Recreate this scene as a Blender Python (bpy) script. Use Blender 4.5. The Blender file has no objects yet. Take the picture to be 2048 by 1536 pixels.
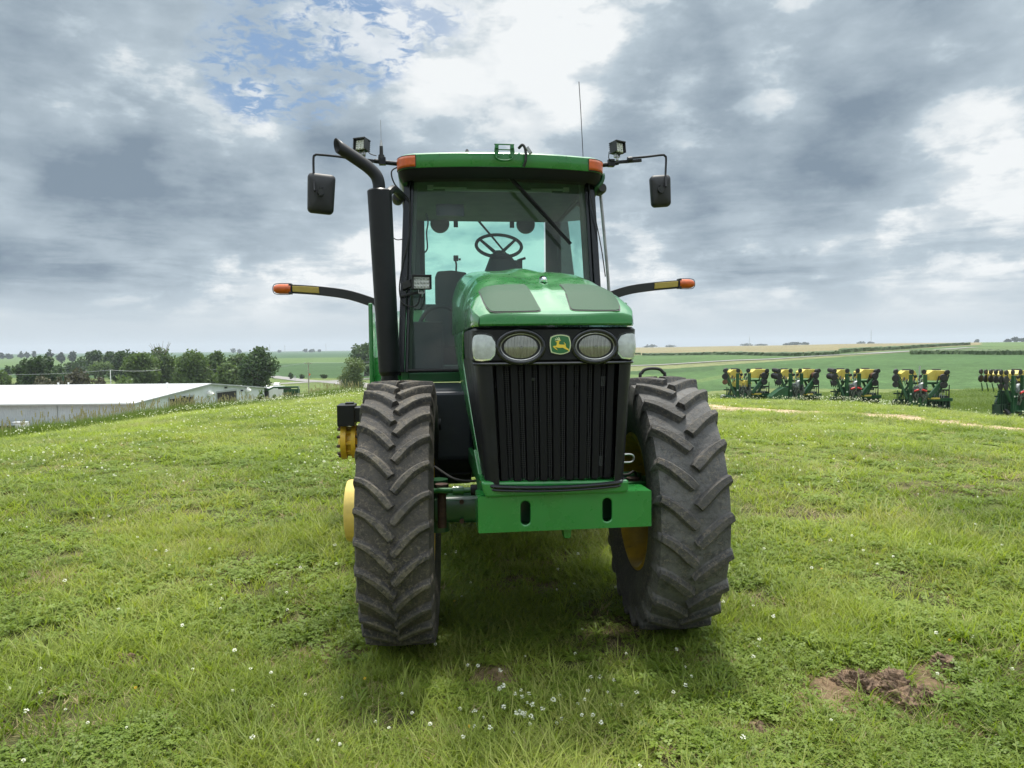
import bpy, math, random
import numpy as np
from mathutils import Vector, Matrix
R = math.radians
sc = bpy.context.scene
COL = sc.collection
rng = np.random.default_rng(7)
random.seed(7)

# ------------------------------------------------------------------ camera
F, H = 1450.0, 1.715
PITCH, ROLL, TH = R(2.8), R(0.6), R(7)
fw = np.array([0, math.cos(PITCH), -math.sin(PITCH)])
r0 = np.array([1, 0, 0.]); u0 = np.cross(r0, fw)
rt = math.cos(ROLL) * r0 - math.sin(ROLL) * u0
up = math.cos(ROLL) * u0 + math.sin(ROLL) * r0
cd = bpy.data.cameras.new('camera'); cam = bpy.data.objects.new('camera', cd); COL.objects.link(cam)
cd.sensor_width = 36; cd.lens = 36 * F / 2048; cd.clip_start = .05; cd.clip_end = 20000
M = Matrix((tuple(rt) + (0,), tuple(up) + (0,), tuple(-fw) + (0,), (0, 0, 0, 1))).transposed()
M.translation = Vector((0, 0, H)); cam.matrix_world = M
sc.camera = cam

# ------------------------------------------------------------------ light
SUN_EL, SUN_AZ = R(71), R(6)          # azimuth measured from +Y towards +X
sd = bpy.data.lights.new('sun', 'SUN'); sd.energy = 4.5; sd.angle = R(7); sd.color = (1, .95, .86)
sun = bpy.data.objects.new('sun', sd); COL.objects.link(sun)
sdir = Vector((math.sin(SUN_AZ) * math.cos(SUN_EL), math.cos(SUN_AZ) * math.cos(SUN_EL), math.sin(SUN_EL)))
sun.rotation_euler = sdir.to_track_quat('Z', 'Y').to_euler()
vs = sc.view_settings
vs.view_transform = 'Standard'; vs.look = 'None'; vs.gamma = 1; vs.exposure = 0.08
sc.cycles.max_bounces = 8; sc.cycles.diffuse_bounces = 3; sc.cycles.glossy_bounces = 3; sc.cycles.transmission_bounces = 4; sc.cycles.transparent_max_bounces = 12

# ------------------------------------------------------------------ node helpers
class NT:
    def __init__(s, tree): s.t = tree; s.n = tree.nodes; s.l = tree.links
    def new(s, typ, **kw):
        n = s.n.new(typ)
        for k, v in kw.items(): setattr(n, k, v)
        return n
    def put(s, sock, v):
        if v is None: return
        if isinstance(v, bpy.types.NodeSocket): s.l.new(v, sock)
        else:
            if sock.type == 'RGBA' and not isinstance(v, (int, float)) and len(v) == 3: v = tuple(v) + (1,)
            sock.default_value = v
    def math(s, op, a, b=None, c=None, clamp=False):
        n = s.new('ShaderNodeMath', operation=op, use_clamp=clamp)
        s.put(n.inputs[0], a); s.put(n.inputs[1], b)
        if c is not None: s.put(n.inputs[2], c)
        return n.outputs[0]
    def vmath(s, op, a, b=None):
        n = s.new('ShaderNodeVectorMath', operation=op)
        s.put(n.inputs[0], a)
        if b is not None:
            if op == 'SCALE': s.put(n.inputs['Scale'], b)
            else: s.put(n.inputs[1], b)
        return n.outputs['Value'] if op == 'DOT_PRODUCT' else n.outputs[0]
    def mix(s, f, a, b, mode='MIX'):
        n = s.new('ShaderNodeMix', data_type='RGBA', blend_type=mode)
        s.put(n.inputs[0], f); s.put(n.inputs[6], a); s.put(n.inputs[7], b)
        return n.outputs[2]
    def noise(s, vec, scale, detail=4, rough=.55, dist=0, col=False):
        n = s.new('ShaderNodeTexNoise'); s.put(n.inputs['Vector'], vec)
        n.inputs['Scale'].default_value = scale; n.inputs['Detail'].default_value = detail
        n.inputs['Roughness'].default_value = rough; n.inputs['Distortion'].default_value = dist
        return n.outputs['Color' if col else 'Fac']
    def ramp(s, f, stops, interp='LINEAR'):
        n = s.new('ShaderNodeValToRGB'); cr = n.color_ramp; cr.interpolation = interp
        while len(cr.elements) < len(stops): cr.elements.new(.5)
        for e, (p, c) in zip(cr.elements, stops):
            e.position = p; e.color = (c, c, c, 1) if isinstance(c, (int, float)) else tuple(c) + (1,)
        s.put(n.inputs[0], f)
        return n.outputs[0]
    def maprange(s, v, a, b, c=0., d=1., interp='SMOOTHSTEP'):
        n = s.new('ShaderNodeMapRange', interpolation_type=interp)
        for i, x in enumerate((v, a, b, c, d)): s.put(n.inputs[i], x)
        return n.outputs[0]

def px_dir(px, py):
    d = fw + rt * (px - 1024) / F - up * (py - 768) / F
    return d / np.linalg.norm(d)

# ------------------------------------------------------------------ world: daylight sky with broken cloud decks
w = bpy.data.worlds.new('World'); sc.world = w; w.use_nodes = True
nt = NT(w.node_tree); nt.n.clear()
out = nt.new('ShaderNodeOutputWorld'); bg = nt.new('ShaderNodeBackground'); bg.inputs[1].default_value = .1
nt.l.new(bg.outputs[0], out.inputs[0])
sky = nt.new('ShaderNodeTexSky', sky_type='NISHITA'); sky.sun_disc = False
sky.sun_elevation = SUN_EL; sky.sun_rotation = SUN_AZ
tc = nt.new('ShaderNodeTexCoord'); V = tc.outputs['Generated']
sep = nt.new('ShaderNodeSeparateXYZ'); nt.l.new(V, sep.inputs[0])
zz = nt.math('MAXIMUM', sep.outputs[2], 0.0)
den = nt.math('ADD', zz, .13)
cmb = nt.new('ShaderNodeCombineXYZ')
nt.l.new(nt.math('DIVIDE', sep.outputs[0], den), cmb.inputs[0]); nt.l.new(nt.math('DIVIDE', sep.outputs[1], den), cmb.inputs[1])
P = cmb.outputs[0]                                   # cloud-deck coordinates
Q = nt.vmath('MULTIPLY', V, (1, 1, 1.9))
warp = nt.noise(Q, 3.2, 6, .58, 0, True)
wv = nt.vmath('SUBTRACT', warp, (.5, .5, .5))
V2 = nt.vmath('NORMALIZE', nt.vmath('ADD', V, nt.vmath('SCALE', wv, .26)))
blobs = [  # px, py, radius px, amount
 (130,150,300,-.34),(40,330,200,-.26),(330,330,190,-.20),(650,420,170,-.22),(250,450,230,-.22),(650,250,110,-.12),
 (1480,330,270,-.42),(1310,190,170,-.24),(1700,150,230,-.24),(1960,50,190,-.2),(820,230,120,-.16),(1000,260,120,-.12),
 (1560,470,230,-.2),(150,560,220,-.10),(1700,400,140,-.12),(1180,330,120,-.12),
 (330,40,130,.22),(980,110,170,.34),(760,60,130,.22),(1150,60,130,.28),(1580,50,130,.34),(1300,10,220,.24),
 (440,240,120,.36),(520,290,90,.22),(70,400,110,.30),(1960,320,140,.18),(1880,480,150,.16),(1250,470,120,.28),(600,520,150,.16),
 (1450,600,200,.1),(960,480,160,.2),(700,560,130,.12),(40,240,70,.14),(1740,240,70,.0)]
acc = None
for (bx, by, br, am) in blobs:
    d = px_dir(bx, by)
    dp = nt.vmath('DOT_PRODUCT', V2, tuple(d))
    v = nt.maprange(dp, math.cos(br / F * 1.3), 1.0, 0., am * (.85 if am > 0 else .66))
    acc = v if acc is None else nt.math('ADD', acc, v)
n1 = nt.noise(Q, 4.6, 8, .6, .2); n2 = nt.noise(nt.vmath('MULTIPLY', V, (1, 1, 2.2)), 13, 7, .6, .1)
def puff(scale, wamt, smooth=.9):
    q = nt.vmath('ADD', nt.vmath('MULTIPLY', V, (1, 1, 1.7)), nt.vmath('SCALE', nt.vmath('SUBTRACT', nt.noise(Q, scale*1.2, 5, .6, 0, True), (.5,.5,.5)), wamt))
    vo = nt.new('ShaderNodeTexVoronoi', feature='SMOOTH_F1'); nt.l.new(q, vo.inputs['Vector']); vo.inputs['Scale'].default_value = scale; vo.inputs['Smoothness'].default_value = smooth
    return nt.math('SUBTRACT', .42, vo.outputs['Distance'])
pf = nt.math('ADD', nt.math('MULTIPLY', puff(5.5, .16), .85), nt.math('MULTIPLY', puff(14, .07), .5))
lump = nt.math('ADD', nt.math('MULTIPLY', nt.math('SUBTRACT', n1, .5), 1.25), nt.math('ADD', nt.math('MULTIPLY', nt.math('SUBTRACT', n2, .5), .75), nt.math('MULTIPLY', nt.math('SUBTRACT', nt.noise(Q, 34, 6, .65, .2), .5), .22)))
acc = nt.math('MULTIPLY', nt.math('ADD', nt.math('ADD', acc, nt.math('MULTIPLY', lump, .72)), pf), .9)
crisp = nt.maprange(nt.math('ADD', nt.math('ADD', nt.math('MULTIPLY', n1, .55), nt.math('MULTIPLY', n2, .45)), nt.math('MULTIPLY', acc, .30)), .475, .585, -.08, .10)
layer = nt.maprange(nt.noise(nt.vmath('MULTIPLY', V, (1, 1, 6.5)), 5.5, 6, .6, .2), .40, .60, -.13, .15)
acc = nt.math('ADD', acc, nt.math('ADD', crisp, nt.math('MULTIPLY', layer, nt.maprange(sep.outputs[2], .06, .26, 1., .15))))
low = nt.maprange(sep.outputs[2], 0.0, .10, 0., 1.)           # decks merge into a pale even band near the horizon
acc = nt.math('MULTIPLY', acc, nt.math('ADD', nt.math('MULTIPLY', low, .82), .18))
base = nt.maprange(sep.outputs[2], 0.02, .24, .74, .565)
bright = nt.math('ADD', acc, base)
zen = nt.maprange(sep.outputs[2], .42, .72, 0., 1.)            # unseen sky overhead, brightened to add fill light and hood reflections
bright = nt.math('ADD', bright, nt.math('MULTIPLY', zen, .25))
K = 10.
def c10(*c): return tuple(x * K for x in c)
lo, md, hi = (.205,.270,.340), (.465,.55,.615), (.85,.88,.89)
t1 = nt.maprange(bright, -.12, .5, 0., 1., 'LINEAR'); t2 = nt.maprange(bright, .5, .95, 0., 1., 'LINEAR')
cl = nt.mix(t2, nt.mix(t1, c10(*lo), c10(*md)), c10(*hi))
cl = nt.mix(nt.maprange(sep.outputs[2], 0., .09, 1., 0.), cl, c10(.53,.60,.65))
zb = nt.math('ADD', nt.math('MULTIPLY', zen, 1.9), nt.maprange(sep.outputs[1], -.5, .1, 1.08, 1.0))  # sky overhead and behind the camera scaled up as added fill
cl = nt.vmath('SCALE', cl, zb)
# gap of blue with small mackerel clouds
gap = None
for (bx, by, br, am) in [(560,70,150,1.),(480,170,90,.8),(620,190,90,.7),(640,20,120,.7),(520,120,100,.8),(740,90,120,.75),(860,60,80,.5)]:
    dp = nt.vmath('DOT_PRODUCT', V2, tuple(px_dir(bx, by)))
    v = nt.maprange(dp, math.cos(br / F * 1.2), math.cos(br / F * .2), 0., am)
    gap = v if gap is None else nt.math('MAXIMUM', gap, v)
mack = nt.noise(P, 21, 6, .62, .5); mack2 = nt.noise(P, 4.5, 3, .5)
mm = nt.maprange(nt.math('ADD', mack, nt.math('MULTIPLY', nt.math('SUBTRACT', mack2, .5), .8)), .36, .56, 0., 1.)
gapf = nt.math('MULTIPLY', nt.maprange(gap, .15, .7, 0., 1.), nt.math('SUBTRACT', 1.0, nt.math('MULTIPLY', mm, .85)))
blue = nt.mix(.55, sky.outputs[0], c10(.25, .40, .62))
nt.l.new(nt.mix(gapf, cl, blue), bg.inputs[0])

# ------------------------------------------------------------------ terrain
def hor(px): return 697.1 + (1024 - px) * .0105
PXM = [-400, 0, 350, 560, 700, 1024, 1400, 1700, 1850, 2048, 2450]
MM = [.138, .121, .087, .071, .061, .059, .0735, .0805, .090, .106, .120]
ZC = [-400, 0, 350, 600, 900, 1150, 1270, 1500, 1750, 2048, 2450]
ZD = [50, 90, 130, 200, 300, 420, 650, 1000, 1600, 2800, 5000, 9000]
ZT = np.array([
 [-9.5,-10.2,-10.4,-11,-12,-12.5,-13,-11,-7.5,-3.5, 0, 0],
 [-9.5,-10.2,-10.4,-11,-12,-12.5,-13,-11,-7.5,-3.5, 0, 0],
 [-9.0,-9.8,-10.4,-11,-12,-12.5,-13,-11,-7.5,-4.5, -1, 0],
 [-8.5,-9.5,-10.4,-10.8,-11.2,-11.2,-9,-6.5,-5.5,-4, -2, -1],
 [-7,-8,-9,-9,-9,-9,-8,-6,-5,-3, -1, 0],
 [-5.4,-5.8,-6.4,-6.6,-5.8,-5,-3.8,-2.2,-.4,-.5, 0, 0],
 [-5.2,-5.6,-6.0,-6.2,-5.0,-4.2,-3.0,-1.5,.8,.5, 0, 0],
 [-5.0,-5.3,-5.6,-5.2,-3.6,-2.4,-1.0,.8,2.4,1.5, 0, 0],
 [-5.0,-5.3,-5.5,-4.0,-1.7,-.2,1.3,3.2,4.5,3, 0, 0],
 [-5.0,-5.3,-5.2,-3.0,-.9,.7,2.4,3.4,4.5,3, 0, 0],
 [-5.0,-5.3,-5.2,-3.0,-.9,.7,2.4,3.4,4.5,3, 0, 0]])
def interp_tab(px, d):
    px = np.clip(px, ZC[0], ZC[-1]); ld = np.log(np.clip(d, ZD[0], ZD[-1])); LD = np.log(ZD)
    rows = np.stack([np.interp(ld, LD, ZT[i]) for i in range(len(ZC))])
    i = np.clip(np.searchsorted(ZC, px, side='right') - 1, 0, len(ZC) - 2)
    zc = np.array(ZC, float); t = (px - zc[i]) / (zc[i + 1] - zc[i]); t = t * t * (3 - 2 * t)
    j = np.arange(px.size)
    return rows[i, j] * (1 - t) + rows[i + 1, j] * t
def pxd(x, y):
    a = np.arctan2(x, y); ac = np.clip(a, -R(50), R(50))
    return 1024 + 1450 * np.tan(ac), np.hypot(x, y) * np.cos(ac)
def terrain(x, y, micro=True):
    x = np.atleast_1d(np.asarray(x, float)).ravel(); y = np.atleast_1d(np.asarray(y, float)).ravel()
    px, d = pxd(x, y)
    m = np.interp(px, PXM, MM)
    d0 = .65 * 1.715 / m; a = m * m / (1.4 * 1.715)
    zm = -a * np.maximum(d - d0, 0) ** 2
    zf = interp_tab(px, d)
    k = .5
    z = np.where(zm > zf + 4, zm, zf + k * np.logaddexp(0, np.clip((zm - zf) / k, -60, 60)))
    if micro:
        f = np.exp(-d / 60)
        z = z + f * (.012 * np.sin(x * 2.3 + 1.3 * np.sin(y * 1.1)) + .010 * np.sin(y * 3.1 + x) + .006 * np.sin(x * 7.3 + y * 5.1)
                     + .004 * np.sin(x * 13 - y * 9))
    return z
def T(x, y): return float(terrain(x, y, False)[0])
def at(px, D):          # ground point under an image column at depth D
    x = (px - 1024) / F * D
    return x, D, T(x, D)
def ground_hit(px, py, dmin=30):
    ds = np.exp(np.linspace(math.log(dmin), math.log(6000), 3000))
    x = (px - 1024) / F * ds; z = terrain(x, ds, False)
    zl = H - (py - hor(px)) / F * ds
    i = np.nonzero(z >= zl)[0]
    i = i[0] if len(i) else len(ds) - 1
    return float(x[i]), float(ds[i]), float(z[i])

# ------------------------------------------------------------------ materials
MATS = {}
def mat(name, color=(.5,.5,.5), rough=.5, metal=0., coat=0., spec=.5, var=0., vscale=8., color2=None, bump=0., bscale=60., dirt=0., dirtcol=(.2,.15,.09), island=0., obj=False, coord='Object', rvar=0.):
    if name in MATS: return MATS[name]
    m = bpy.data.materials.new(name); m.use_nodes = True; n = NT(m.node_tree)
    b = n.n['Principled BSDF']
    b.inputs['Roughness'].default_value = rough; b.inputs['Metallic'].default_value = metal
    b.inputs['Coat Weight'].default_value = coat; b.inputs['Coat Roughness'].default_value = .06
    b.inputs['Specular IOR Level'].default_value = spec
    c = color
    tcn = n.new('ShaderNodeTexCoord').outputs[coord]
    if var or color2:
        f = n.noise(tcn, vscale, 6, .6)
        f = n.maprange(f, .32, .68)
        c2 = color2 or tuple(x * (1 - var) for x in color); c1 = color if color2 else tuple(min(1, x * (1 + var)) for x in color)
        c = n.mix(f, c2, c1)
    if dirt:
        f = n.maprange(n.noise(tcn, vscale * 3.1, 8, .7), .5, .72)
        c = n.mix(n.math('MULTIPLY', f, dirt), c, dirtcol)
    if island:
        g = n.new('ShaderNodeNewGeometry').outputs['Random Per Island']
        c = n.mix(1., c, n.ramp(g, [(0, 1 - island), (1, 1 + island)]) if island < 1 else g, 'MULTIPLY')
    n.put(b.inputs['Base Color'], c)
    if rvar:
        n.put(b.inputs['Roughness'], n.maprange(n.noise(tcn, vscale * 2, 5, .6), .3, .7, max(0, rough - rvar), min(1, rough + rvar)))
    if bump:
        bp = n.new('ShaderNodeBump'); bp.inputs['Strength'].default_value = bump; bp.inputs['Distance'].default_value = .01
        n.put(bp.inputs['Height'], n.noise(tcn, bscale, 6, .6)); n.l.new(bp.outputs[0], b.inputs['Normal'])
    MATS[name] = m; return m

GREEN = (.016, .175, .030)
mat('green_paint', GREEN, .30, coat=.7, spec=.5, var=.07, vscale=3, rvar=.08, bump=.012, bscale=5, dirt=.10, dirtcol=(.13,.14,.09))
mat('green_paint_worn', (.014,.13,.028), .42, coat=.25, var=.10, vscale=5, dirt=.15, dirtcol=(.06,.08,.04), rvar=.1)
mat('planter_dark', (.006,.030,.013), .6, var=.3, vscale=4)
mat('dark_green_cast', (.010,.075,.024), .36, coat=.3, var=.15, vscale=5, dirt=.1)
mat('black_satin', (.007,.0075,.009), .42, spec=.32, var=.2, vscale=4, rvar=.08, dirt=.12, dirtcol=(.04,.036,.03))
mat('black_gloss', (.008,.009,.012), .22, coat=.3)
mat('visor_black', (.005,.005,.006), .55, spec=.25)
mat('fin_grey', (.085,.085,.08), .6)
mat('slat_black', (.004,.004,.005), .55, spec=.22)
mat('black_matte', (.012,.012,.014), .62, var=.2, vscale=10)
mat('black_plastic', (.016,.016,.018), .5, var=.15, vscale=9, bump=.1, bscale=220)
mat('navy_panel', (.008,.011,.019), .42, var=.25, vscale=3, dirt=.25, dirtcol=(.05,.05,.05))
mat('yellow_paint', (.62,.40,.03), .42, var=.10, vscale=7, dirt=.35, dirtcol=(.25,.16,.04), rvar=.1)
mat('yellow_pale', (.66,.50,.12), .5, var=.08, vscale=9, dirt=.25, dirtcol=(.35,.25,.1))
mat('yellow_grimy', (.36,.22,.015), .5, var=.25, vscale=6, dirt=.6, dirtcol=(.14,.09,.03))
mat('rust_bolt', (.07,.04,.03), .7, metal=.3, var=.3, vscale=30)
mat('steel', (.35,.35,.34), .35, metal=.9, var=.2, vscale=12)
mat('chrome', (.85,.86,.88), .08, metal=1.)
mat('interior_dark', (.035,.042,.042), .8, var=.15, vscale=5)
mat('interior_liner', (.085,.10,.095), .9, var=.12, vscale=6)
mat('interior_olive', (.11,.125,.10), .8, var=.1, vscale=4)
mat('seat_cloth', (.03,.034,.036), .9, var=.2, vscale=20)
mat('amber', (.50,.085,.004), .3, coat=.25, var=.12, vscale=30)
mat('reflector', (.36,.26,.03), .35, coat=.4, var=.06, vscale=30)
mat('lens_white', (.44,.47,.47), .16, coat=.8, var=.15, vscale=26, bump=.25, bscale=60)
mat('lens_grid', (.55,.56,.52), .2, coat=.6, var=.2, vscale=60)
mat('badge_green', (.015,.12,.03), .3, coat=.4)
mat('badge_yellow', (.72,.52,.05), .35)
mat('badge_cream', (.55,.62,.35), .35)
mat('rubber_black', (.014,.014,.014), .7)

def tyre_mat(nm, dk, lt, tread, tf, lug, lf):
    m = bpy.data.materials.new(nm); m.use_nodes = True; n = NT(m.node_tree); b = n.n['Principled BSDF']
    co = n.new('ShaderNodeTexCoord').outputs['Object']
    big = n.maprange(n.noise(co, 5, 6, .6), .35, .65); fine = n.noise(co, 48, 6, .8)
    c = n.mix(big, dk, lt)
    c = n.mix(n.math('MULTIPLY', n.maprange(fine, .50, .60), .7), c, (.19,.16,.12))
    spk = n.maprange(n.noise(co, 120, 3, .7), .62, .70)
    c = n.mix(n.math('MULTIPLY', spk, .8), c, (.26,.22,.16))
    sp = n.new('ShaderNodeSeparateXYZ'); n.l.new(co, sp.inputs[0])
    rr = n.math('SQRT', n.math('ADD', n.math('MULTIPLY', sp.outputs[1], sp.outputs[1]), n.math('MULTIPLY', sp.outputs[2], sp.outputs[2])))
    topm = n.math('MULTIPLY', n.maprange(rr, .742, .754), n.maprange(n.noise(co, 22, 6, .75), .38, .66))
    c = n.mix(n.math('MULTIPLY', topm, lf), c, lug)
    base_m = n.math('MULTIPLY', n.math('MULTIPLY', n.maprange(rr, .735, .722), n.maprange(rr, .60, .66)), n.maprange(n.noise(co, 13, 7, .75), .36, .60, .15, 1.))
    c = n.mix(n.math('MULTIPLY', base_m, tf), c, tread)
    c = n.mix(n.math('MULTIPLY', n.maprange(n.noise(co, 3.3, 4, .6), .45, .62), .45), c, (.030,.030,.031))
    n.put(b.inputs['Base Color'], c); n.put(b.inputs['Roughness'], n.maprange(fine, .3, .7, .62, .85)); b.inputs['Specular IOR Level'].default_value = .38
    bp = n.new('ShaderNodeBump'); bp.inputs['Strength'].default_value = .9; bp.inputs['Distance'].default_value = .009
    n.put(bp.inputs['Height'], n.math('ADD', n.noise(co, 45, 8, .7), n.math('MULTIPLY', n.noise(co, 9, 4, .6), 1.2)))
    n.l.new(bp.outputs[0], b.inputs['Normal'])
    return m
MATS['tyre_rubber'] = tyre_mat('tyre_rubber', (.026,.026,.028), (.060,.055,.049), (.095,.080,.060), .6, (.17,.145,.105), .8)
MATS['tyre_rubber_grey'] = tyre_mat('tyre_rubber_grey', (.036,.036,.038), (.070,.067,.064), (.150,.146,.14), .85, (.10,.09,.073), .7)

def glass_mat(name, tint, refl=.10, haze=0.):
    m = bpy.data.materials.new(name); m.use_nodes = True; n = NT(m.node_tree); n.n.remove(n.n['Principled BSDF'])
    o = n.n['Material Output']; tr = n.new('ShaderNodeBsdfTransparent'); tr.inputs[0].default_value = tuple(tint) + (1,)
    gl = n.new('ShaderNodeBsdfGlossy'); gl.inputs['Roughness'].default_value = .03
    lw = n.new('ShaderNodeLayerWeight'); lw.inputs[0].default_value = .25
    f = n.math('ADD', n.math('MULTIPLY', lw.outputs['Fresnel'], .9), refl * .3, clamp=True)
    mx = n.new('ShaderNodeMixShader'); n.l.new(f, mx.inputs[0]); n.l.new(tr.outputs[0], mx.inputs[1]); n.l.new(gl.outputs[0], mx.inputs[2])
    res = mx.outputs[0]
    if haze:                                   # pale diffuse film mixed over the pane
        df = n.new('ShaderNodeBsdfDiffuse'); df.inputs[0].default_value = (.42,.46,.42,1)
        co = n.new('ShaderNodeTexCoord').outputs['Object']
        h = n.math('MULTIPLY', n.maprange(n.noise(co, 2.2, 5, .6), .25, .8, .6, 1.3), haze)
        m2 = n.new('ShaderNodeMixShader'); n.l.new(h, m2.inputs[0]); n.l.new(res, m2.inputs[1]); n.l.new(df.outputs[0], m2.inputs[2]); res = m2.outputs[0]
    n.l.new(res, o.inputs[0]); MATS[name] = m
glass_mat('windshield_glass', (.80,.96,.90), .1, .07)
glass_mat('rear_glass', (.60,.96,.86), .05)
glass_mat('side_glass', (.66,.94,.84), .08)
glass_mat('lamp_glass', (.9,.92,.92), .3)

def mesh_grille_mat():
    m = bpy.data.materials.new('perforated_mesh'); m.use_nodes = True; n = NT(m.node_tree); b = n.n['Principled BSDF']
    co = n.new('ShaderNodeTexCoord').outputs['Object']
    sx = n.new('ShaderNodeSeparateXYZ'); n.l.new(co, sx.inputs[0])
    s = 520.
    h = n.math('MULTIPLY', n.math('SINE', n.math('MULTIPLY', sx.outputs[0], s)), n.math('SINE', n.math('MULTIPLY', sx.outputs[1], s)))
    hole = n.maprange(h, -.1, .5)
    n.put(b.inputs['Base Color'], n.mix(hole, (.022,.085,.036), (.007,.026,.012)))
    b.inputs['Roughness'].default_value = .6; b.inputs['Specular IOR Level'].default_value = .25
    bp = n.new('ShaderNodeBump'); bp.inputs['Strength'].default_value = .5; bp.inputs['Distance'].default_value = .002; bp.invert = True
    n.l.new(hole, bp.inputs['Height']); n.l.new(bp.outputs[0], b.inputs['Normal'])
    MATS['perforated_mesh'] = m
mesh_grille_mat()
def headlight_mat():
    m = bpy.data.materials.new('headlight_glass'); m.use_nodes = True; n = NT(m.node_tree); b = n.n['Principled BSDF']
    co = n.new('ShaderNodeTexCoord').outputs['Object']
    sx = n.new('ShaderNodeSeparateXYZ'); n.l.new(co, sx.inputs[0])
    rib = n.math('SINE', n.math('MULTIPLY', sx.outputs[0], 900.))
    up_ = n.noise(n.vmath('MULTIPLY', co, (160, 160, 14)), 1., 3, .6)
    c = n.mix(n.maprange(rib, -.6, .8), (.10,.098,.08), (.36,.36,.32))
    c = n.mix(n.maprange(up_, .35, .7), c, (.24,.24,.21))
    n.put(b.inputs['Base Color'], c); b.inputs['Roughness'].default_value = .18; b.inputs['Metallic'].default_value = .55; b.inputs['Coat Weight'].default_value = 1.
    bp = n.new('ShaderNodeBump'); bp.inputs['Strength'].default_value = .35; bp.inputs['Distance'].default_value = .002
    n.l.new(rib, bp.inputs['Height']); n.l.new(bp.outputs[0], b.inputs['Normal'])
    MATS['headlight_glass'] = m
headlight_mat()

def leaf_mat(name, c1, c2, transl=.35, rough=.6, pos=.0, dry=None, dryf=0.):
    m = bpy.data.materials.new(name); m.use_nodes = True; n = NT(m.node_tree); b = n.n['Principled BSDF']; o = n.n['Material Output']
    g = n.new('ShaderNodeNewGeometry'); oi = n.new('ShaderNodeObjectInfo')
    f = n.math('ADD', n.math('MULTIPLY', g.outputs['Random Per Island'], .5), n.math('MULTIPLY', oi.outputs['Random'], .5))
    if pos:
        f = n.math('ADD', n.math('MULTIPLY', f, .5), n.math('MULTIPLY', n.maprange(n.noise(g.outputs['Position'], pos, 5, .6), .35, .65), .5))
    c = n.mix(f, c1, c2)
    if dry:
        dn = n.math('ADD', n.noise(g.outputs['Position'], .45, 4, .6), n.math('MULTIPLY', g.outputs['Random Per Island'], .22))
        c = n.mix(n.math('MULTIPLY', n.maprange(dn, .60, .78), dryf), c, dry)
    n.put(b.inputs['Base Color'], c); b.inputs['Roughness'].default_value = rough; b.inputs['Specular IOR Level'].default_value = .3
    tl = n.new('ShaderNodeBsdfTranslucent'); n.put(tl.inputs[0], n.mix(1., c, (1.25,1.35,.6), 'MULTIPLY'))
    mx = n.new('ShaderNodeMixShader'); mx.inputs[0].default_value = transl
    n.l.new(b.outputs[0], mx.inputs[1]); n.l.new(tl.outputs[0], mx.inputs[2]); n.l.new(mx.outputs[0], o.inputs[0])
    MATS[name] = m
leaf_mat('grass_blade', (.070,.120,.014), (.37,.43,.075), .44, .5, pos=.5, dry=(.36,.33,.14), dryf=.55)
leaf_mat('dry_blade', (.26,.20,.10), (.42,.34,.19), .3)
leaf_mat('clover_leaf', (.10,.165,.018), (.24,.31,.05), .38, .5, pos=.5)
leaf_mat('petal_white', (.70,.70,.60), (.85,.85,.78), .2)
leaf_mat('petal_yellow', (.75,.45,.02), (.8,.5,.03), .2)
leaf_mat('weed_blade', (.08,.13,.025), (.19,.25,.06), .35, .6)
leaf_mat('seed_head', (.30,.27,.15), (.42,.36,.22), .2)
leaf_mat('willow_leaf', (.10,.14,.055), (.21,.26,.12), .3)
leaf_mat('leaf_dark', (.028,.054,.016), (.068,.118,.032), .25)
leaf_mat('leaf_mid', (.05,.085,.026), (.115,.17,.05), .28)
leaf_mat('leaf_light', (.07,.11,.035), (.14,.20,.065), .3)
leaf_mat('leaf_brown', (.05,.045,.028), (.10,.10,.05), .2)
leaf_mat('leaf_far', (.030,.05,.035), (.05,.08,.05), .1)
leaf_mat('corn_leaf', (.06,.10,.035), (.10,.15,.055), .25)
mat('bark', (.10,.08,.06), .9, var=.3, vscale=10)
mat('bark_pale', (.22,.20,.17), .9, var=.2, vscale=10)
mat('soil', (.13,.085,.055), .95, color2=(.24,.175,.12), vscale=14, bump=.8, bscale=40)
mat('road_gravel', (.22,.21,.195), .95, var=.12, vscale=1.5)
mat('road_tar', (.30,.29,.27), .9, var=.12, vscale=.5)
mat('roof_white', (.56,.565,.56), .45, var=.04, vscale=.3, dirt=.12, dirtcol=(.5,.5,.48))
mat('wall_grey', (.40,.43,.47), .5, var=.05, vscale=.3)
mat('wall_white', (.62,.65,.66), .5, var=.06, vscale=.5, dirt=.15, dirtcol=(.3,.28,.24))
mat('dark_opening', (.02,.017,.014), .9, var=.3, vscale=.8)
mat('wood_pole', (.30,.27,.22), .9, var=.2, vscale=4)
mat('grey_metal', (.38,.40,.40), .5, metal=.3)
mat('planter_green', (.007,.060,.018), .45, coat=.2, var=.15, vscale=3)
mat('planter_yellow', (.58,.46,.09), .45, var=.06, vscale=3)
mat('disc_black', (.012,.012,.013), .6)
mat('disc_rust', (.10,.045,.022), .8, var=.3, vscale=5)
mat('hose_mixed', (.10,.12,.11), .5, var=.6, vscale=12, dirt=.6, dirtcol=(.5,.5,.48))
mat('hose_red', (.5,.02,.02), .5)
mat('white_paint', (.75,.75,.73), .4)
mat('car_glass', (.02,.025,.03), .1)

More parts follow.
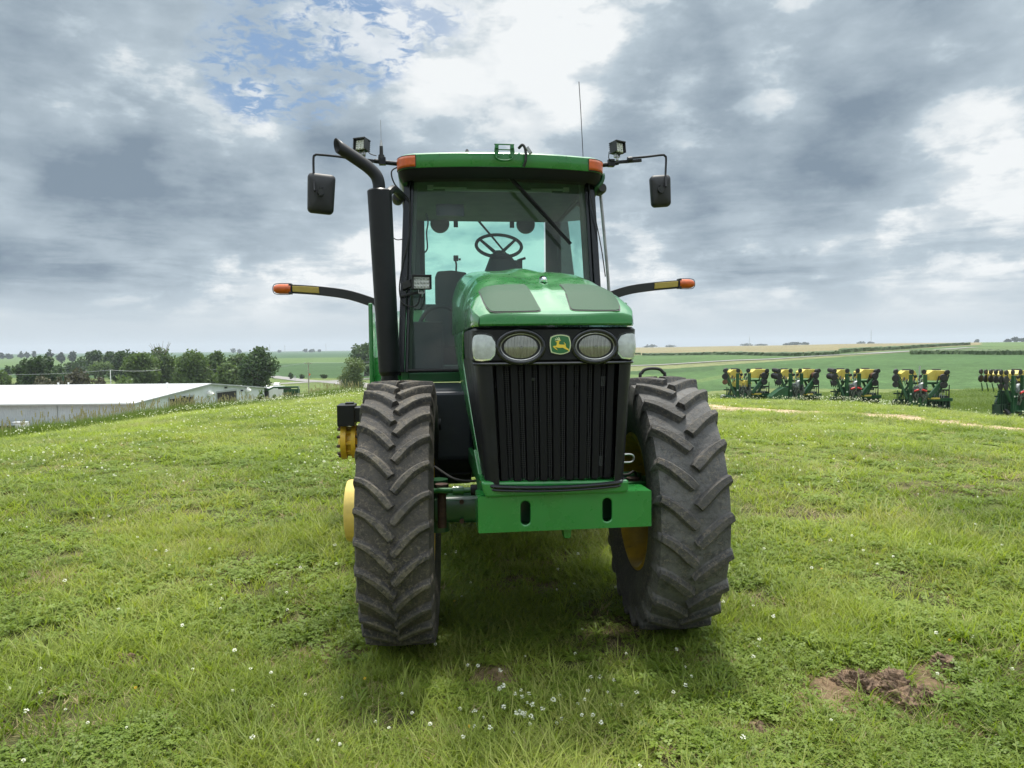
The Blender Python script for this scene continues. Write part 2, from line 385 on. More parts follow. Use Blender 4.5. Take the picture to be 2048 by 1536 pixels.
# ------------------------------------------------------------------ mesh helpers
def make(name, verts, faces, m, parent=None, smooth=False, loc=None, mats=None, fm=None):
    me = bpy.data.meshes.new(name); me.from_pydata([tuple(v) for v in verts], [], faces); me.update()
    ob = bpy.data.objects.new(name, me); COL.objects.link(ob)
    for mm_ in (mats or [m]): me.materials.append(MATS[mm_] if isinstance(mm_, str) else mm_)
    if fm is not None: me.polygons.foreach_set('material_index', fm)
    if smooth: me.polygons.foreach_set('use_smooth', [True] * len(me.polygons))
    if parent: ob.parent = parent
    if loc is not None: ob.location = loc
    return ob
def tag(o, label=None, cat=None, group=None, kind=None):
    if label: o['label'] = label
    if cat: o['category'] = cat
    if group: o['group'] = group
    if kind: o['kind'] = kind
    return o
def empty(name, loc=(0,0,0), rz=0, label=None, cat=None, group=None):
    o = bpy.data.objects.new(name, None); COL.objects.link(o); o.location = loc; o.rotation_euler = (0, 0, rz); o.empty_display_size = .2
    return tag(o, label, cat, group)
def basis(d, hint=(0, 0, 1)):
    d = np.array(d, float); d /= np.linalg.norm(d); h = np.array(hint, float)
    if abs(d @ h) > .97: h = np.array([1., 0, 0])
    a = np.cross(d, h); a /= np.linalg.norm(a); b = np.cross(a, d)
    return d, a, b
class MB:
    def __init__(s): s.v = []; s.f = []; s.m = []; s.cur = 0
    def add(s, vs_, fs_):
        o = len(s.v); s.v += [tuple(map(float, v)) for v in vs_]; s.f += [[i + o for i in f] for f in fs_]; s.m += [s.cur] * len(fs_)
        return s
    def box(s, c, d, rot=None):
        x, y, z = [q / 2 for q in d]; P8 = np.array([(-x,-y,-z),(x,-y,-z),(x,y,-z),(-x,y,-z),(-x,-y,z),(x,-y,z),(x,y,z),(-x,y,z)])
        if rot is not None: P8 = P8 @ np.array(Matrix.Rotation(rot[0], 3, rot[1])).T
        return s.add(P8 + np.array(c), [(0,3,2,1),(4,5,6,7),(0,1,5,4),(1,2,6,5),(2,3,7,6),(3,0,4,7)])
    def bar(s, p, q, w_, h_, hint=(0,0,1)):
        p = np.array(p, float); q = np.array(q, float); d, a, b = basis(q - p, hint)
        vs_ = [p + a*i*w_/2 + b*j*h_/2 for i, j in ((-1,-1),(1,-1),(1,1),(-1,1))] + [q + a*i*w_/2 + b*j*h_/2 for i, j in ((-1,-1),(1,-1),(1,1),(-1,1))]
        return s.add(vs_, [(0,1,2,3),(7,6,5,4),(0,4,5,1),(1,5,6,2),(2,6,7,3),(3,7,4,0)])
    def cone(s, p, q, r0_, r1_, n=16, cap=True):
        p = np.array(p, float); q = np.array(q, float); d, a, b = basis(q - p)
        A = [2 * math.pi * i / n for i in range(n)]
        vs_ = [p + (a*math.cos(t) + b*math.sin(t))*r0_ for t in A] + [q + (a*math.cos(t) + b*math.sin(t))*r1_ for t in A]
        fs_ = [(i, (i+1) % n, n + (i+1) % n, n + i) for i in range(n)]
        if cap: fs_ += [list(range(n))[::-1], list(range(n, 2*n))]
        return s.add(vs_, fs_)
    def tube(s, pts, r, n=8, cap=True, sub=0):
        pts = [np.array(p, float) for p in pts]
        if sub: pts = spline(pts, sub)
        rs = r if hasattr(r, '__len__') else [r] * len(pts)
        if len(rs) != len(pts): rs = np.interp(np.linspace(0, 1, len(pts)), np.linspace(0, 1, len(rs)), rs)
        vs_ = []; prev = None
        for i, p in enumerate(pts):
            d = pts[min(i+1, len(pts)-1)] - pts[max(i-1, 0)]
            if prev is None: d, a, b = basis(d)
            else:
                d = d / np.linalg.norm(d); a = prev - d * (prev @ d); a /= np.linalg.norm(a); b = np.cross(a, d)
            prev = a
            vs_ += [p + (a*math.cos(2*math.pi*k/n) + b*math.sin(2*math.pi*k/n)) * rs[i] for k in range(n)]
        fs_ = [(i*n + k, i*n + (k+1) % n, (i+1)*n + (k+1) % n, (i+1)*n + k) for i in range(len(pts)-1) for k in range(n)]
        if cap: fs_ += [list(range(n))[::-1], list(range((len(pts)-1)*n, len(pts)*n))]
        return s.add(vs_, fs_)
    def lathe(s, prof, n=48, axis='x', c=(0,0,0), closed=False):
        vs_ = []
        for (x, r) in prof:
            for k in range(n):
                t = 2*math.pi*k/n; u, v = r*math.cos(t), r*math.sin(t)
                q = {'x': (x, u, v), 'y': (u, x, v), 'z': (u, v, x)}[axis]
                vs_.append((q[0]+c[0], q[1]+c[1], q[2]+c[2]))
        L = len(prof); fs_ = []
        for i in range(L if closed else L-1):
            j = (i+1) % L
            for k in range(n): fs_.append((i*n+k, i*n+(k+1) % n, j*n+(k+1) % n, j*n+k))
        return s.add(vs_, fs_)
    def prism(s, poly, y0, y1, plane='xz'):       # polygon extruded
        n = len(poly)
        def mk(p, y): return {'xz': (p[0], y, p[1]), 'yz': (y, p[0], p[1]), 'xy': (p[0], p[1], y)}[plane]
        return s.add([mk(p, y0) for p in poly] + [mk(p, y1) for p in poly],
                     [list(range(n)), list(range(2*n-1, n-1, -1))] + [(i, n+i, n+(i+1) % n, (i+1) % n) for i in range(n)])
    def grid(s, fn, nu, nv, closed_u=False):
        vs_ = [fn(i/nu, j/nv) for j in range(nv+1) for i in range(nu+1)]
        W = nu + 1
        return s.add(vs_, [(j*W+i, j*W+i+1, (j+1)*W+i+1, (j+1)*W+i) for j in range(nv) for i in range(nu)])
    def patch(s, outline, fn, rings=6):           # convex outline in (u,v) mapped through fn
        o = np.array(outline, float); c = o.mean(0); n = len(o); vs_ = [fn(*c)]
        for k in range(1, rings+1): vs_ += [fn(*(c + (p-c)*k/rings)) for p in o]
        fs_ = [(0, 1+i, 1+(i+1) % n) for i in range(n)]
        for k in range(rings-1):
            a = 1+k*n; b = a+n
            fs_ += [(a+i, b+i, b+(i+1) % n, a+(i+1) % n) for i in range(n)]
        return s.add(vs_, fs_)
    def build(s, name, m, parent=None, smooth=False, bevel=0., seg=2, loc=None, mats=None):
        ob = make(name, s.v, s.f, m, parent, smooth, loc, mats, s.m if mats else None)
        if bevel:
            b = ob.modifiers.new('bevel', 'BEVEL'); b.width = bevel; b.segments = seg; b.limit_method = 'ANGLE'; b.angle_limit = R(35)
            b.harden_normals = False
        if smooth:
            try:
                ob.data.set_sharp_from_angle(angle=R(42))
            except Exception: pass
        return ob
def spline(pts, sub):
    pts = [np.array(p, float) for p in pts]; o = []
    P_ = [2*pts[0]-pts[1]] + pts + [2*pts[-1]-pts[-2]]
    for i in range(1, len(P_)-2):
        for k in range(sub):
            t = k/sub; a, b, c, d = P_[i-1:i+3]
            o.append(.5*((2*b)+(c-a)*t+(2*a-5*b+4*c-d)*t*t+(3*b-a-3*c+d)*t**3))
    return o + [pts[-1]]
def rrect(w_, h_, r, n=4, cx=0, cy=0):
    o = []
    for (sx, sy, a0) in ((1,1,0),(-1,1,90),(-1,-1,180),(1,-1,270)):
        for k in range(n+1):
            a = R(a0 + 90*k/n); o.append((cx+sx*(w_/2-r)+r*math.cos(a), cy+sy*(h_/2-r)+r*math.sin(a)))
    return o
def ell(rx, rz, n=32, cx=0, cz=0): return [(cx+rx*math.cos(2*math.pi*k/n), cz+rz*math.sin(2*math.pi*k/n)) for k in range(n)]

# ================================================================== TRACTOR (local: x = image right, y = rearwards, z up; origin under the front axle)
TR = empty('tractor', (0.13, 4.32, 0), TH, 'large green tractor with yellow wheels and black exhaust stack, parked nose on in the grass', 'tractor')
HC, HW = -.01, .405
def sm(a, b, x):
    t = np.clip((x-a)/(b-a), 0, 1); return t*t*(3-2*t)
def hood_z(x, Y):
    x = x-HC; u = np.clip(abs(x)/HW, 0, 1)
    zc = np.interp(Y, [-.87,-.8,-.57,-.2,.05,.35,.75,1.2,1.6], [1.872,1.9,2.01,2.115,2.165,2.205,2.25,2.30,2.33])
    k = .12+.88*sm(-.85, .1, Y)
    z = zc-k*(.012*u**2+.2*u**9)
    z += .02*np.exp(-(x/.07)**2)*sm(-.1,.35,Y)*(1-sm(.6,1.3,Y))
    z -= .025*np.exp(-(x/.09)**2)*sm(-.5,-.22,Y)*(1-sm(-.15,.2,Y))
    z += .012*np.exp(-(x/.02)**2)*sm(-.75,-.35,Y)*(1-sm(-.2,0,Y))
    return float(z)
def hoodW(Y): return HW - .055*max(0, (-.66-Y)/.2)**2
YF = -.86
def hood_pt(u, v):                 # u -1..1 across, v 0..1 front to back
    y0 = YF + .05*u*u
    Y = y0 + (1.5 - y0) * v**1.35
    return HC + u*hoodW(Y), Y, hood_z(HC + u*HW, Y)
hb = MB()
us = np.concatenate([-1+ (1-np.cos(np.linspace(0, math.pi/2, 14)))[:-1]*1.0*.35/1.0, np.linspace(-.65, .65, 41), (1-(1-np.cos(np.linspace(0, math.pi/2, 14)))*.35)[:-1][::-1]])
NV = 60
gv = []
for j in range(NV+1):
    row = [hood_pt(u, j/NV) for u in us]
    Y = row[0][1]
    zb = 1.822 if Y < .1 else 1.822 - (Y-.1)*.0
    def side(sx, P_):
        return [(P_[0]+sx*.004, P_[1], P_[2]-.02*(1 if P_[2]-.02 > zb else 0)), (P_[0]+sx*.006, P_[1], zb+.008), (P_[0]+sx*.002, P_[1], zb), (P_[0]-sx*.03, P_[1], zb)]
    L = side(-1, row[0])[::-1]; Rr = side(1, row[-1])
    gv.append(L + row + Rr)
W_ = len(gv[0]); vv = [p for r_ in gv for p in r_]
fr = gv[0]   # front skirt of the lip
ff = [(j*W_+i, j*W_+i+1, (j+1)*W_+i+1, (j+1)*W_+i) for j in range(NV) for i in range(W_-1)]
hb.add(vv, ff)
hb.f = [f[:] for f in hb.f]
top = [hood_pt(u, 0) for u in us]
s0 = [(p[0], p[1], p[2]) for p in top]; s1 = [(p[0], p[1]-.006, p[2]-.012) for p in top]; s2 = [(p[0], p[1]-.006, 1.832) for p in top]; s3 = [(p[0], p[1]+.002, 1.824) for p in top]; s4 = [(p[0]*.97, p[1]+.05, 1.824) for p in top]
n_ = len(top); lipv = s0+s1+s2+s3+s4
hb.add(lipv, [(k*n_+i, (k+1)*n_+i, (k+1)*n_+i+1, k*n_+i+1) for k in range(4) for i in range(n_-1)])
hood = hb.build('hood', 'green_paint', TR, True)
# mesh inserts lying on the hood skin
def on_hood(off): return lambda x, y: (x, y, hood_z(x, y)+off)
mlL = [(-.352,-.45),(-.335,-.435),(-.311,-.428),(-.26,-.422),(-.216,-.42),(-.16,-.415),(-.112,-.41),(-.108,-.44),(-.105,-.55),(-.10,-.653),(-.094,-.74),(-.089,-.795),(-.093,-.815),(-.11,-.825),(-.2,-.83),(-.31,-.825),(-.33,-.81),(-.343,-.76),(-.352,-.68),(-.357,-.58),(-.358,-.5)]
for s_ in (0, 1):
    pl_ = mlL if s_ == 0 else [(-.025-x, y+.012) for x, y in mlL][::-1]
    c_ = np.mean(pl_, 0)
    MB().patch([tuple(c_+(np.array(p)-c_)*1.03) for p in pl_], on_hood(.0025), 8).build('mesh_rim', 'black_matte', hood, True)
    MB().patch(pl_, on_hood(.0055), 8).build('mesh_grille', 'perforated_mesh', hood, True)
eb = MB(); eb.lathe([(-.05,.001),(-.045,.014),(-.012,.025),(.025,.021),(.05,.003)], 18, 'y', (.02,-.24,hood_z(.018,-.24)+.012))
eb.build('nose_ornament', 'chrome', hood, True)

# front body wrap: path round the nose
def wrap(s, z, off=0., back=0.):   # s = arc length from the centre (signed)
    k = np.interp(z, [1.05, 1.66, 1.85], [.875, .985, 1.0])
    W = HW*k-.008; r = .07; sg = 1 if s >= 0 else -1; a = abs(s)
    yf = -.815
    fl = W-r; arc = r*math.pi/2
    bow = .03
    if a <= fl: x, y, nx, ny = a, yf+bow*(a/W)**2, 2*bow*a/W**2*0, -1.
    elif a <= fl+arc:
        t = (a-fl)/r; x = fl+r*math.sin(t); y = yf+bow*(fl/W)**2+r*(1-math.cos(t)); nx, ny = math.sin(t), -math.cos(t)
    else: x, y, nx, ny = W, yf+bow*(fl/W)**2+r+(a-fl-arc), 1., 0.
    return HC+sg*(x+nx*off), y+ny*off+back, z
FRONT = HW-.07
def wrap_panel(z0, z1, s0_, s1_, nz, ns, off, mname, name, parent, ycut=None, smooth=True):
    b = MB()
    def fn(u, v):
        z = z0+(z1-z0)*v; s = s0_+(s1_-s0_)*u
        x, y, zz_ = wrap(s, z, off)
        return (x, y, zz_)
    b.grid(fn, ns, nz)
    return b
# headlamp panel
hp = MB()
smax = .40+.11+.72
def hp_fn(u, v):
    z = 1.648+.168*v; s = -smax+2*smax*u
    e = min(v, 1-v); off = .016*min(1, e/.07)**.5
    if abs(s) > .55: off = min(off, .004)
    return wrap(s, z, off)
hp.grid(hp_fn, 120, 14)
hlp = hp.build('headlamp_panel', 'black_satin', TR, True)
# lower side panels and corner posts (black), reaching back to a raked edge
yrear = lambda z: np.interp(z, [1.06, 1.3, 1.5, 1.66], [-.50, -.12, .16, .34])
for sg, s_a, s_b in ((-1, -.315, -1), (1, .315, 1)):
    b = MB()
    def fn(u, v, sg=sg):
        z = 1.055+.60*v
        a0 = np.interp(z, [1.05, 1.66], [.285, .315])
        k = np.interp(z, [1.05, 1.66, 1.85], [.875, .985, 1.0]); W = HW*k-.008
        amax = (W-.07)+.07*math.pi/2 + (yrear(z)+.72)
        a = a0+(amax-a0)*u
        return wrap(sg*a, z, .002)
    b.grid(fn, 34, 16)
    b.build('grille_side_panel', 'black_satin', TR, True)
# grille screen, radiator core, vertical slats
rad = MB()
for i in range(52):
    z = 1.10+.0098*i; rad.box((HC, -.668, z), (.60, .006, .0028))
rad.build('radiator_fins', 'fin_grey', TR)
rp = MB(); rp.box((HC, -.655, 1.36), (.64, .01, .60)); rp.box((HC-.29,-.675,1.36),(.02,.02,.56)); rp.box((HC+.29,-.675,1.36),(.02,.02,.56)); rp.box((HC,-.675,1.09),(.62,.02,.05))
rp.build('radiator_core', 'black_matte', TR)
bk = MB()
for x, z in ((-.275,1.545),(.262,1.545),(-.255,1.14),(.25,1.14)): MB().box((HC+x, -.69, z), (.026,.006,.05)).cone((HC+x,-.70,z),(HC+x,-.69,z),.006,.006,8).build('radiator_bracket', 'grey_metal', TR)
bk.tube([(-.13,-.69,1.63),(-.135,-.69,1.57),(-.10,-.69,1.56)], .008, 6, sub=3); bk.build('coolant_pipe', 'grey_metal', TR)
MB().box((.08,-.70,1.59),(.025,.004,.03)).build('warning_plate', 'grey_metal', TR)
fan_ = MB()
fan_.tube([(HC+.0+.2*math.cos(a), -.675, 1.36+.2*math.sin(a)) for a in np.linspace(-1.2, 1.5, 20)], .004, 5)
fan_.build('fan_shroud', 'black_plastic', TR)
for k in range(-4, 5):
    pts_t = []; 
    for z in np.linspace(1.07, 1.65, 7):
        s = k*.0695*np.interp(z, [1.05, 1.66], [.92, 1.0])
        pts_t.append(wrap(s, z, -.019))
    q = [(a_[0]+dx, a_[1]+dy, a_[2]) for a_ in pts_t for dx, dy in ((-.019,.03),(-.017,0),(.017,0),(.019,.03))]
    gs = MB(); gs.add(q, [(i*4+j, i*4+j+1, (i+1)*4+j+1, (i+1)*4+j) for i in range(len(pts_t)-1) for j in range(3)])
    gs.build('grille_slat', 'slat_black', TR, bevel=.002)
sc2 = MB()
for k in range(-4, 4):
    for dx in (.030, .040):
        a_ = wrap(k*.0695+dx, 1.65, -.03); c_ = wrap((k*.0695+dx)*.92, 1.07, -.03); sc2.bar(a_, c_, .003, .003)
sc2.build('grille_wires', 'black_matte', TR)
gb = MB()   # lower lip of grille
pts_t = [wrap(s, 1.05-.012*(1-(s/.36)**2), .006) for s in np.linspace(-.40, .40, 30)]
gb.tube(pts_t, .010, 8); gb.tube([(p[0]*1.0, p[1]+.004, p[2]-.018) for p in pts_t], .007, 8)
gb.build('grille_lower_trim', 'black_gloss', TR, True)
tb = MB(); tb.tube([wrap(s, 1.642, .008) for s in np.linspace(-.42, .42, 30)], .008, 8)
tb.build('grille_upper_trim', 'black_gloss', TR, True)

# lamps on the panel
def wfn(off): return lambda s, z: wrap(s, z, off)
for cx in (-.178, .186):
    rg = MB()
    N = 40
    def ringfn(u, v, cx=cx):
        a = 2*math.pi*u; t = v*math.pi; rr = .0135
        ex, ez = .110-rr*math.cos(t)*1.0, .076-rr*math.cos(t)
        return wrap(cx+ex*math.cos(a), 1.722+ez*math.sin(a), .012+.014*math.sin(t))
    rg.grid(ringfn, N, 8); o = rg.build('headlamp_bezel', 'black_gloss', hlp, True)
    lamp = MB().patch(ell(.099,.066,36,cx,1.722), lambda s, z, cx=cx: (lambda p, q: (p[0], p[1]-.012*max(0, 1-q), p[2]))(wrap(s, z, .012), ((s-cx)/.099)**2+((z-1.722)/.066)**2), 8)
    lo_ = lamp.build('headlamp', 'headlight_glass', hlp, True)
    rm = MB(); rm.tube([wrap(cx+.0965*math.cos(a), 1.722+.0635*math.sin(a), .017) for a in np.linspace(0, 2*math.pi, 37)], .0035, 6, cap=False)
    rm.build('headlamp_trim', 'steel', hlp, True)
    MB().tube([wrap(cx+.008*math.cos(a), 1.722+.005*math.sin(a), .026) for a in np.linspace(0, 2*math.pi, 13)], .0012, 4, cap=False).build('lens_mark', 'steel', hlp)
# corner lamps
oc = [(.355+(x_-.355)*.90-.004, 1.722+(z_-1.722)*.90) for x_, z_ in [(.298,1.722),(.302,1.752),(.318,1.778),(.345,1.789),(.375,1.790),(.398,1.785),(.408,1.77),(.411,1.72),(.408,1.675),(.392,1.660),(.360,1.657),(.325,1.662),(.305,1.685)]]
for sg in (-1, 1):
    dense = []
    for i in range(len(oc)):
        a_, b_ = np.array(oc[i]), np.array(oc[(i+1) % len(oc)]); dense += [tuple(a_+(b_-a_)*k/3) for k in range(3)]
    pol = [(sg*s, z) for s, z in dense]; c_ = np.mean(pol, 0)
    MB().patch([tuple(c_+(np.array(p)-c_)*1.16) for p in pol], wfn(.0165), 6).build('corner_lamp_bezel', 'black_gloss', hlp, True)
    MB().patch([tuple(c_+(np.array(p)-c_)*1.05-np.array((0,.004))) for p in pol], wfn(.0185), 6).build('corner_lamp_reflector', 'chrome', hlp, True)
    def cl_fn(s, z, sg=sg, c_=c_):
        q = ((s-c_[0])/.06)**2+((z-c_[1])/.068)**2; return wrap(s, z, .020+.010*max(0, 1-q))
    MB().patch(pol, cl_fn, 8).build('corner_lamp', 'lens_white', hlp, True)

# shield badge with leaping deer
def zp(px_, py_): return ((px_-705)*.0001035+.002, 1.7315-(py_-805)*.0001035)
def shield(sc_, y0, y1, m, name, par):
    c = (705, 805); kp = [(255,450),(410,385),(560,352),(705,342),(850,350),(1000,380),(1130,430),(1170,560),(1200,700),(1205,830),(1190,960),(1140,1140),(1010,1200),(860,1245),(705,1262),(540,1240),(400,1205),(270,1160),(235,1020),(212,860),(210,720),(225,580)]
    pol = [zp(c[0]+(x-c[0])*sc_, c[1]+(y-c[1])*sc_) for x, y in kp]
    return MB().prism(pol, y0, y1).build(name, m, par, bevel=.0008)
badge = shield(1.09, -.836, -.82, 'black_gloss', 'badge', TR)
shield(1.0, -.8385, -.83, 'badge_cream', 'badge_border', badge)
shield(.90, -.8400, -.83, 'badge_green', 'badge_field', badge)
deer = [(475,665),(500,640),(600,615),(645,590),(690,600),(740,592),(705,632),(660,642),(642,700),(635,785),(690,803),(900,812),(912,780),(862,708),(888,702),(938,765),(965,800),(948,850),(985,940),(1080,1005),(1128,1105),(1105,1118),(1055,1065),(960,1025),(870,980),(820,948),(700,955),(600,952),(530,932),(440,908),(535,1005),(570,1058),(515,1035),(400,945),(352,885),(385,862),(500,855),(535,790),(545,700),(495,690)]
antl = [(650,615),(600,590),(520,592),(448,612),(438,600),(480,572),(448,520),(462,515),(510,548),(562,560),(518,482),(540,472),(600,532),(632,535),(602,450),(628,447),(682,520),(690,600)]
fg = MB(); fg.prism([zp(*p) for p in deer], -.8415, -.8395); fg.build('badge_deer', 'badge_yellow', badge)
fg = MB(); fg.prism([zp(*p) for p in antl], -.8418, -.8396); fg.build('badge_antlers', 'badge_cream', badge)

# hood side sheets (green) behind the black wrap
for sg in (-1, 1):
    b = MB()
    def fn(u, v, sg=sg):
        z = 1.0+.83*v
        k = np.interp(z, [1.05, 1.66, 1.85], [.875, .985, 1.0]); W = HW*k
        y0 = yrear(z)-.03 if z < 1.66 else .30; y0 = y0 if z < 1.64 else np.interp(z, [1.64, 1.83], [.3, .05])
        y1 = np.interp(z, [1.0, 1.2, 1.45, 1.83], [-.36, .0, .75, 1.5])
        y = y0+(y1-y0)*u
        return (HC+sg*(W-.002+.004*math.sin(math.pi*u)), y, z)
    b.grid(fn, 14, 24)
    for f in b.f:
        if sg < 0: f.reverse()
    o = b.build('hood_side', 'green_paint', TR, True)
    sol = o.modifiers.new('thick', 'SOLIDIFY'); sol.thickness = .012
    fb = MB()
    fb.bar((HC+sg*.345,-.50,1.03),(HC+sg*.345,.9,1.02),.03,.10); fb.bar((HC+sg*.35,-.62,.98),(HC+sg*.36,-.3,1.12),.035,.10)
    fb.build('side_frame', 'green_paint_worn', TR, bevel=.006)
# engine bulk, hidden behind the panels
eng = MB(); eng.box((HC,.35,1.30),(.60,1.7,.80)); eng.box((HC,1.0,.85),(.46,2.4,.34)); eng.box((HC,-.25,.92),(.44,.7,.22))
eng.build('engine_block', 'black_matte', TR, bevel=.03)
wl = MB(); wl.box((HC,2.6,.86),(.7,1.4,.5)); wl.build('rear_transmission', 'dark_green_cast', TR, bevel=.04)

# cradle below the grille and the front bumper / weight bracket
cr = MB(); cr.prism([(-.385,1.07),(.355,1.055),(.352,1.0),(.33,.99),(-.36,.99),(-.375,1.02)], -.79, -.45)
cr.build('front_cradle', 'green_paint', TR, bevel=.012)
BX0, BX1, BZ0, BZ1 = -.400, .474, .816, .997
def slot_ring(cx, cz, w_, h_, n=10):
    r = w_/2; return [(cx+r*math.cos(a), cz+(h_/2-r)*(1 if math.sin(a) > 0 else -1)*1 + r*math.sin(a)) for a in [math.pi/n*(i+.5) for i in range(2*n)]]
def holed_strip(x0, x1, z0, z1, holes, w_, h_, n=8):
    # plate split into cells, each with one slot: ring of quads between the slot and the cell border
    b = MB(); xs = [x0] + [(holes[i]+holes[i+1])/2 for i in range(len(holes)-1)] + [x1]; zc = (z0+z1)/2
    YA, YB = -.78, -.766
    for i, hx in enumerate(holes):
        hole = []; N = 4*n
        for k in range(N):
            a = 2*math.pi*(k+.5)/N; r = w_/2; hole.append((hx+r*math.cos(a), zc+(h_/2-r)*(1 if math.sin(a) > 0 else -1)+r*math.sin(a)))
        outer = []
        for (hx_, hz_) in hole:
            dx, dz = hx_-hx, hz_-zc
            ax = (xs[i+1]-hx) if dx > 0 else (hx-xs[i]); az = (z1-z0)/2
            t = min(ax/abs(dx) if dx else 9e9, az/abs(dz) if dz else 9e9); outer.append([hx+dx*t, zc+dz*t])
        for (cx_, cz_) in ((xs[i],z0),(xs[i],z1),(xs[i+1],z0),(xs[i+1],z1)):
            j_ = min(range(N), key=lambda q: (outer[q][0]-cx_)**2+(outer[q][1]-cz_)**2); outer[j_] = [cx_, cz_]
        V_ = [(p[0], YA, p[1]) for p in hole] + [(p[0], YA, p[1]) for p in outer] + [(p[0], YB, p[1]) for p in hole] + [(p[0], YB, p[1]) for p in outer]
        F_ = []
        for k in range(N):
            q = (k+1) % N
            F_ += [(k, N+k, N+q, q), (2*N+k, 2*N+q, 3*N+q, 3*N+k), (k, q, 2*N+q, 2*N+k)]
        b.add(V_, F_)
    # flanges folded back all round
    e = .0
    ring = [(x0,z0),(x1,z0),(x1,z1),(x0,z1)]; r1 = [(p[0], YA, p[1]) for p in ring]; r2 = [(p[0], -.60, p[1]) for p in ring]
    i1 = [(x0+.014,z0+.014),(x1-.014,z0+.014),(x1-.014,z1-.014),(x0+.014,z1-.014)]; r3 = [(p[0], -.60, p[1]) for p in i1]; r4 = [(p[0], YB, p[1]) for p in i1]
    b.add(r1+r2+r3+r4, [(k+4*m, (k+1) % 4+4*m, (k+1) % 4+4*m+4, k+4*m+4) for m in range(3) for k in range(4)])
    return b
bumper = holed_strip(BX0, BX1, BZ0, BZ1, (-.166, .245), .047, .118).build('bumper', 'green_paint', TR)
bumper.data.validate()
bmm = bpy.data.meshes  # weld the folds
import bmesh
bm = bmesh.new(); bm.from_mesh(bumper.data); bmesh.ops.remove_doubles(bm, verts=bm.verts, dist=.0005); bmesh.ops.recalc_face_normals(bm, faces=bm.faces); bm.to_mesh(bumper.data); bm.free()
bv = bumper.modifiers.new('bevel', 'BEVEL'); bv.width = .007; bv.segments = 3; bv.limit_method = 'ANGLE'; bv.angle_limit = R(50)
for k, pts in enumerate(([(-.20,-.30,1.05),(-.34,-.34,1.0),(-.48,-.26,.99),(-.60,-.16,1.05)], [(.36,-.30,1.02),(.46,-.34,1.0),(.54,-.24,1.0),(.60,-.1,.95)])):
    MB().tube(pts, .007, 7, sub=6).build('brake_hose', 'rubber_black', TR, True)
for sg in (-1, 1):
    MB().cone((sg*.56,-.16,.93),(sg*.56,-.16,.70),.026,.026,10).cone((sg*.56,-.16,.95),(sg*.56,-.16,.93),.04,.04,8).build('ball_joint', 'rust_bolt', TR, True)
    for zz_ in (.74,.85): MB().cone((sg*.45,-.205,zz_),(sg*.45,-.185,zz_),.014,.014,6).build('axle_bolt', 'rust_bolt', TR)
b = MB(); b.box((.035,-.60,.90),(.72,.10,.15)); b.build('bumper_bracket', 'dark_green_cast', TR, bevel=.01)
b = MB(); b.prism([(.028,.818),(.075,.818),(.066,.762),(.034,.762)], -.74, -.68); b.build('tow_tab', 'green_paint', TR, bevel=.004)
# front axle, steering parts
b = MB()
for sg in (-1, 1):
    b.grid(lambda u, v, sg=sg: (sg*(.2+.40*u), -.03+(.16-.03*u)*math.copysign(abs(math.cos(2*math.pi*v))**.4, math.cos(2*math.pi*v)), .795+(.088-.010*u)*math.copysign(abs(math.sin(2*math.pi*v))**.4, math.sin(2*math.pi*v))), 4, 32)
b.cone((-.25,-.03,.80),(.25,-.03,.80),.16,.16,20)
b.build('front_axle', 'dark_green_cast', TR, True)
for sg in (-1, 1):
    b = MB(); b.cone((sg*.22,-.24,.925),(sg*.40,-.24,.925),.030,.030,14); b.cone((sg*.20,-.24,.925),(sg*.24,-.24,.925),.038,.038,14)
    b.build('steering_cylinder', 'black_satin', TR, True)
    b = MB(); b.cone((sg*.40,-.24,.925),(sg*.62,-.2,.92),.016,.016,12); b.cone((sg*.44,-.24,.925),(sg*.5,-.24,.925),.026,.026,12)
    b.build('tie_rod', 'green_paint_worn', TR, True)
    b = MB(); b.cone((sg*.58,-.06,.66),(sg*.58,-.06,.96),.07,.06,14); b.build('steering_knuckle', 'dark_green_cast', TR, True)

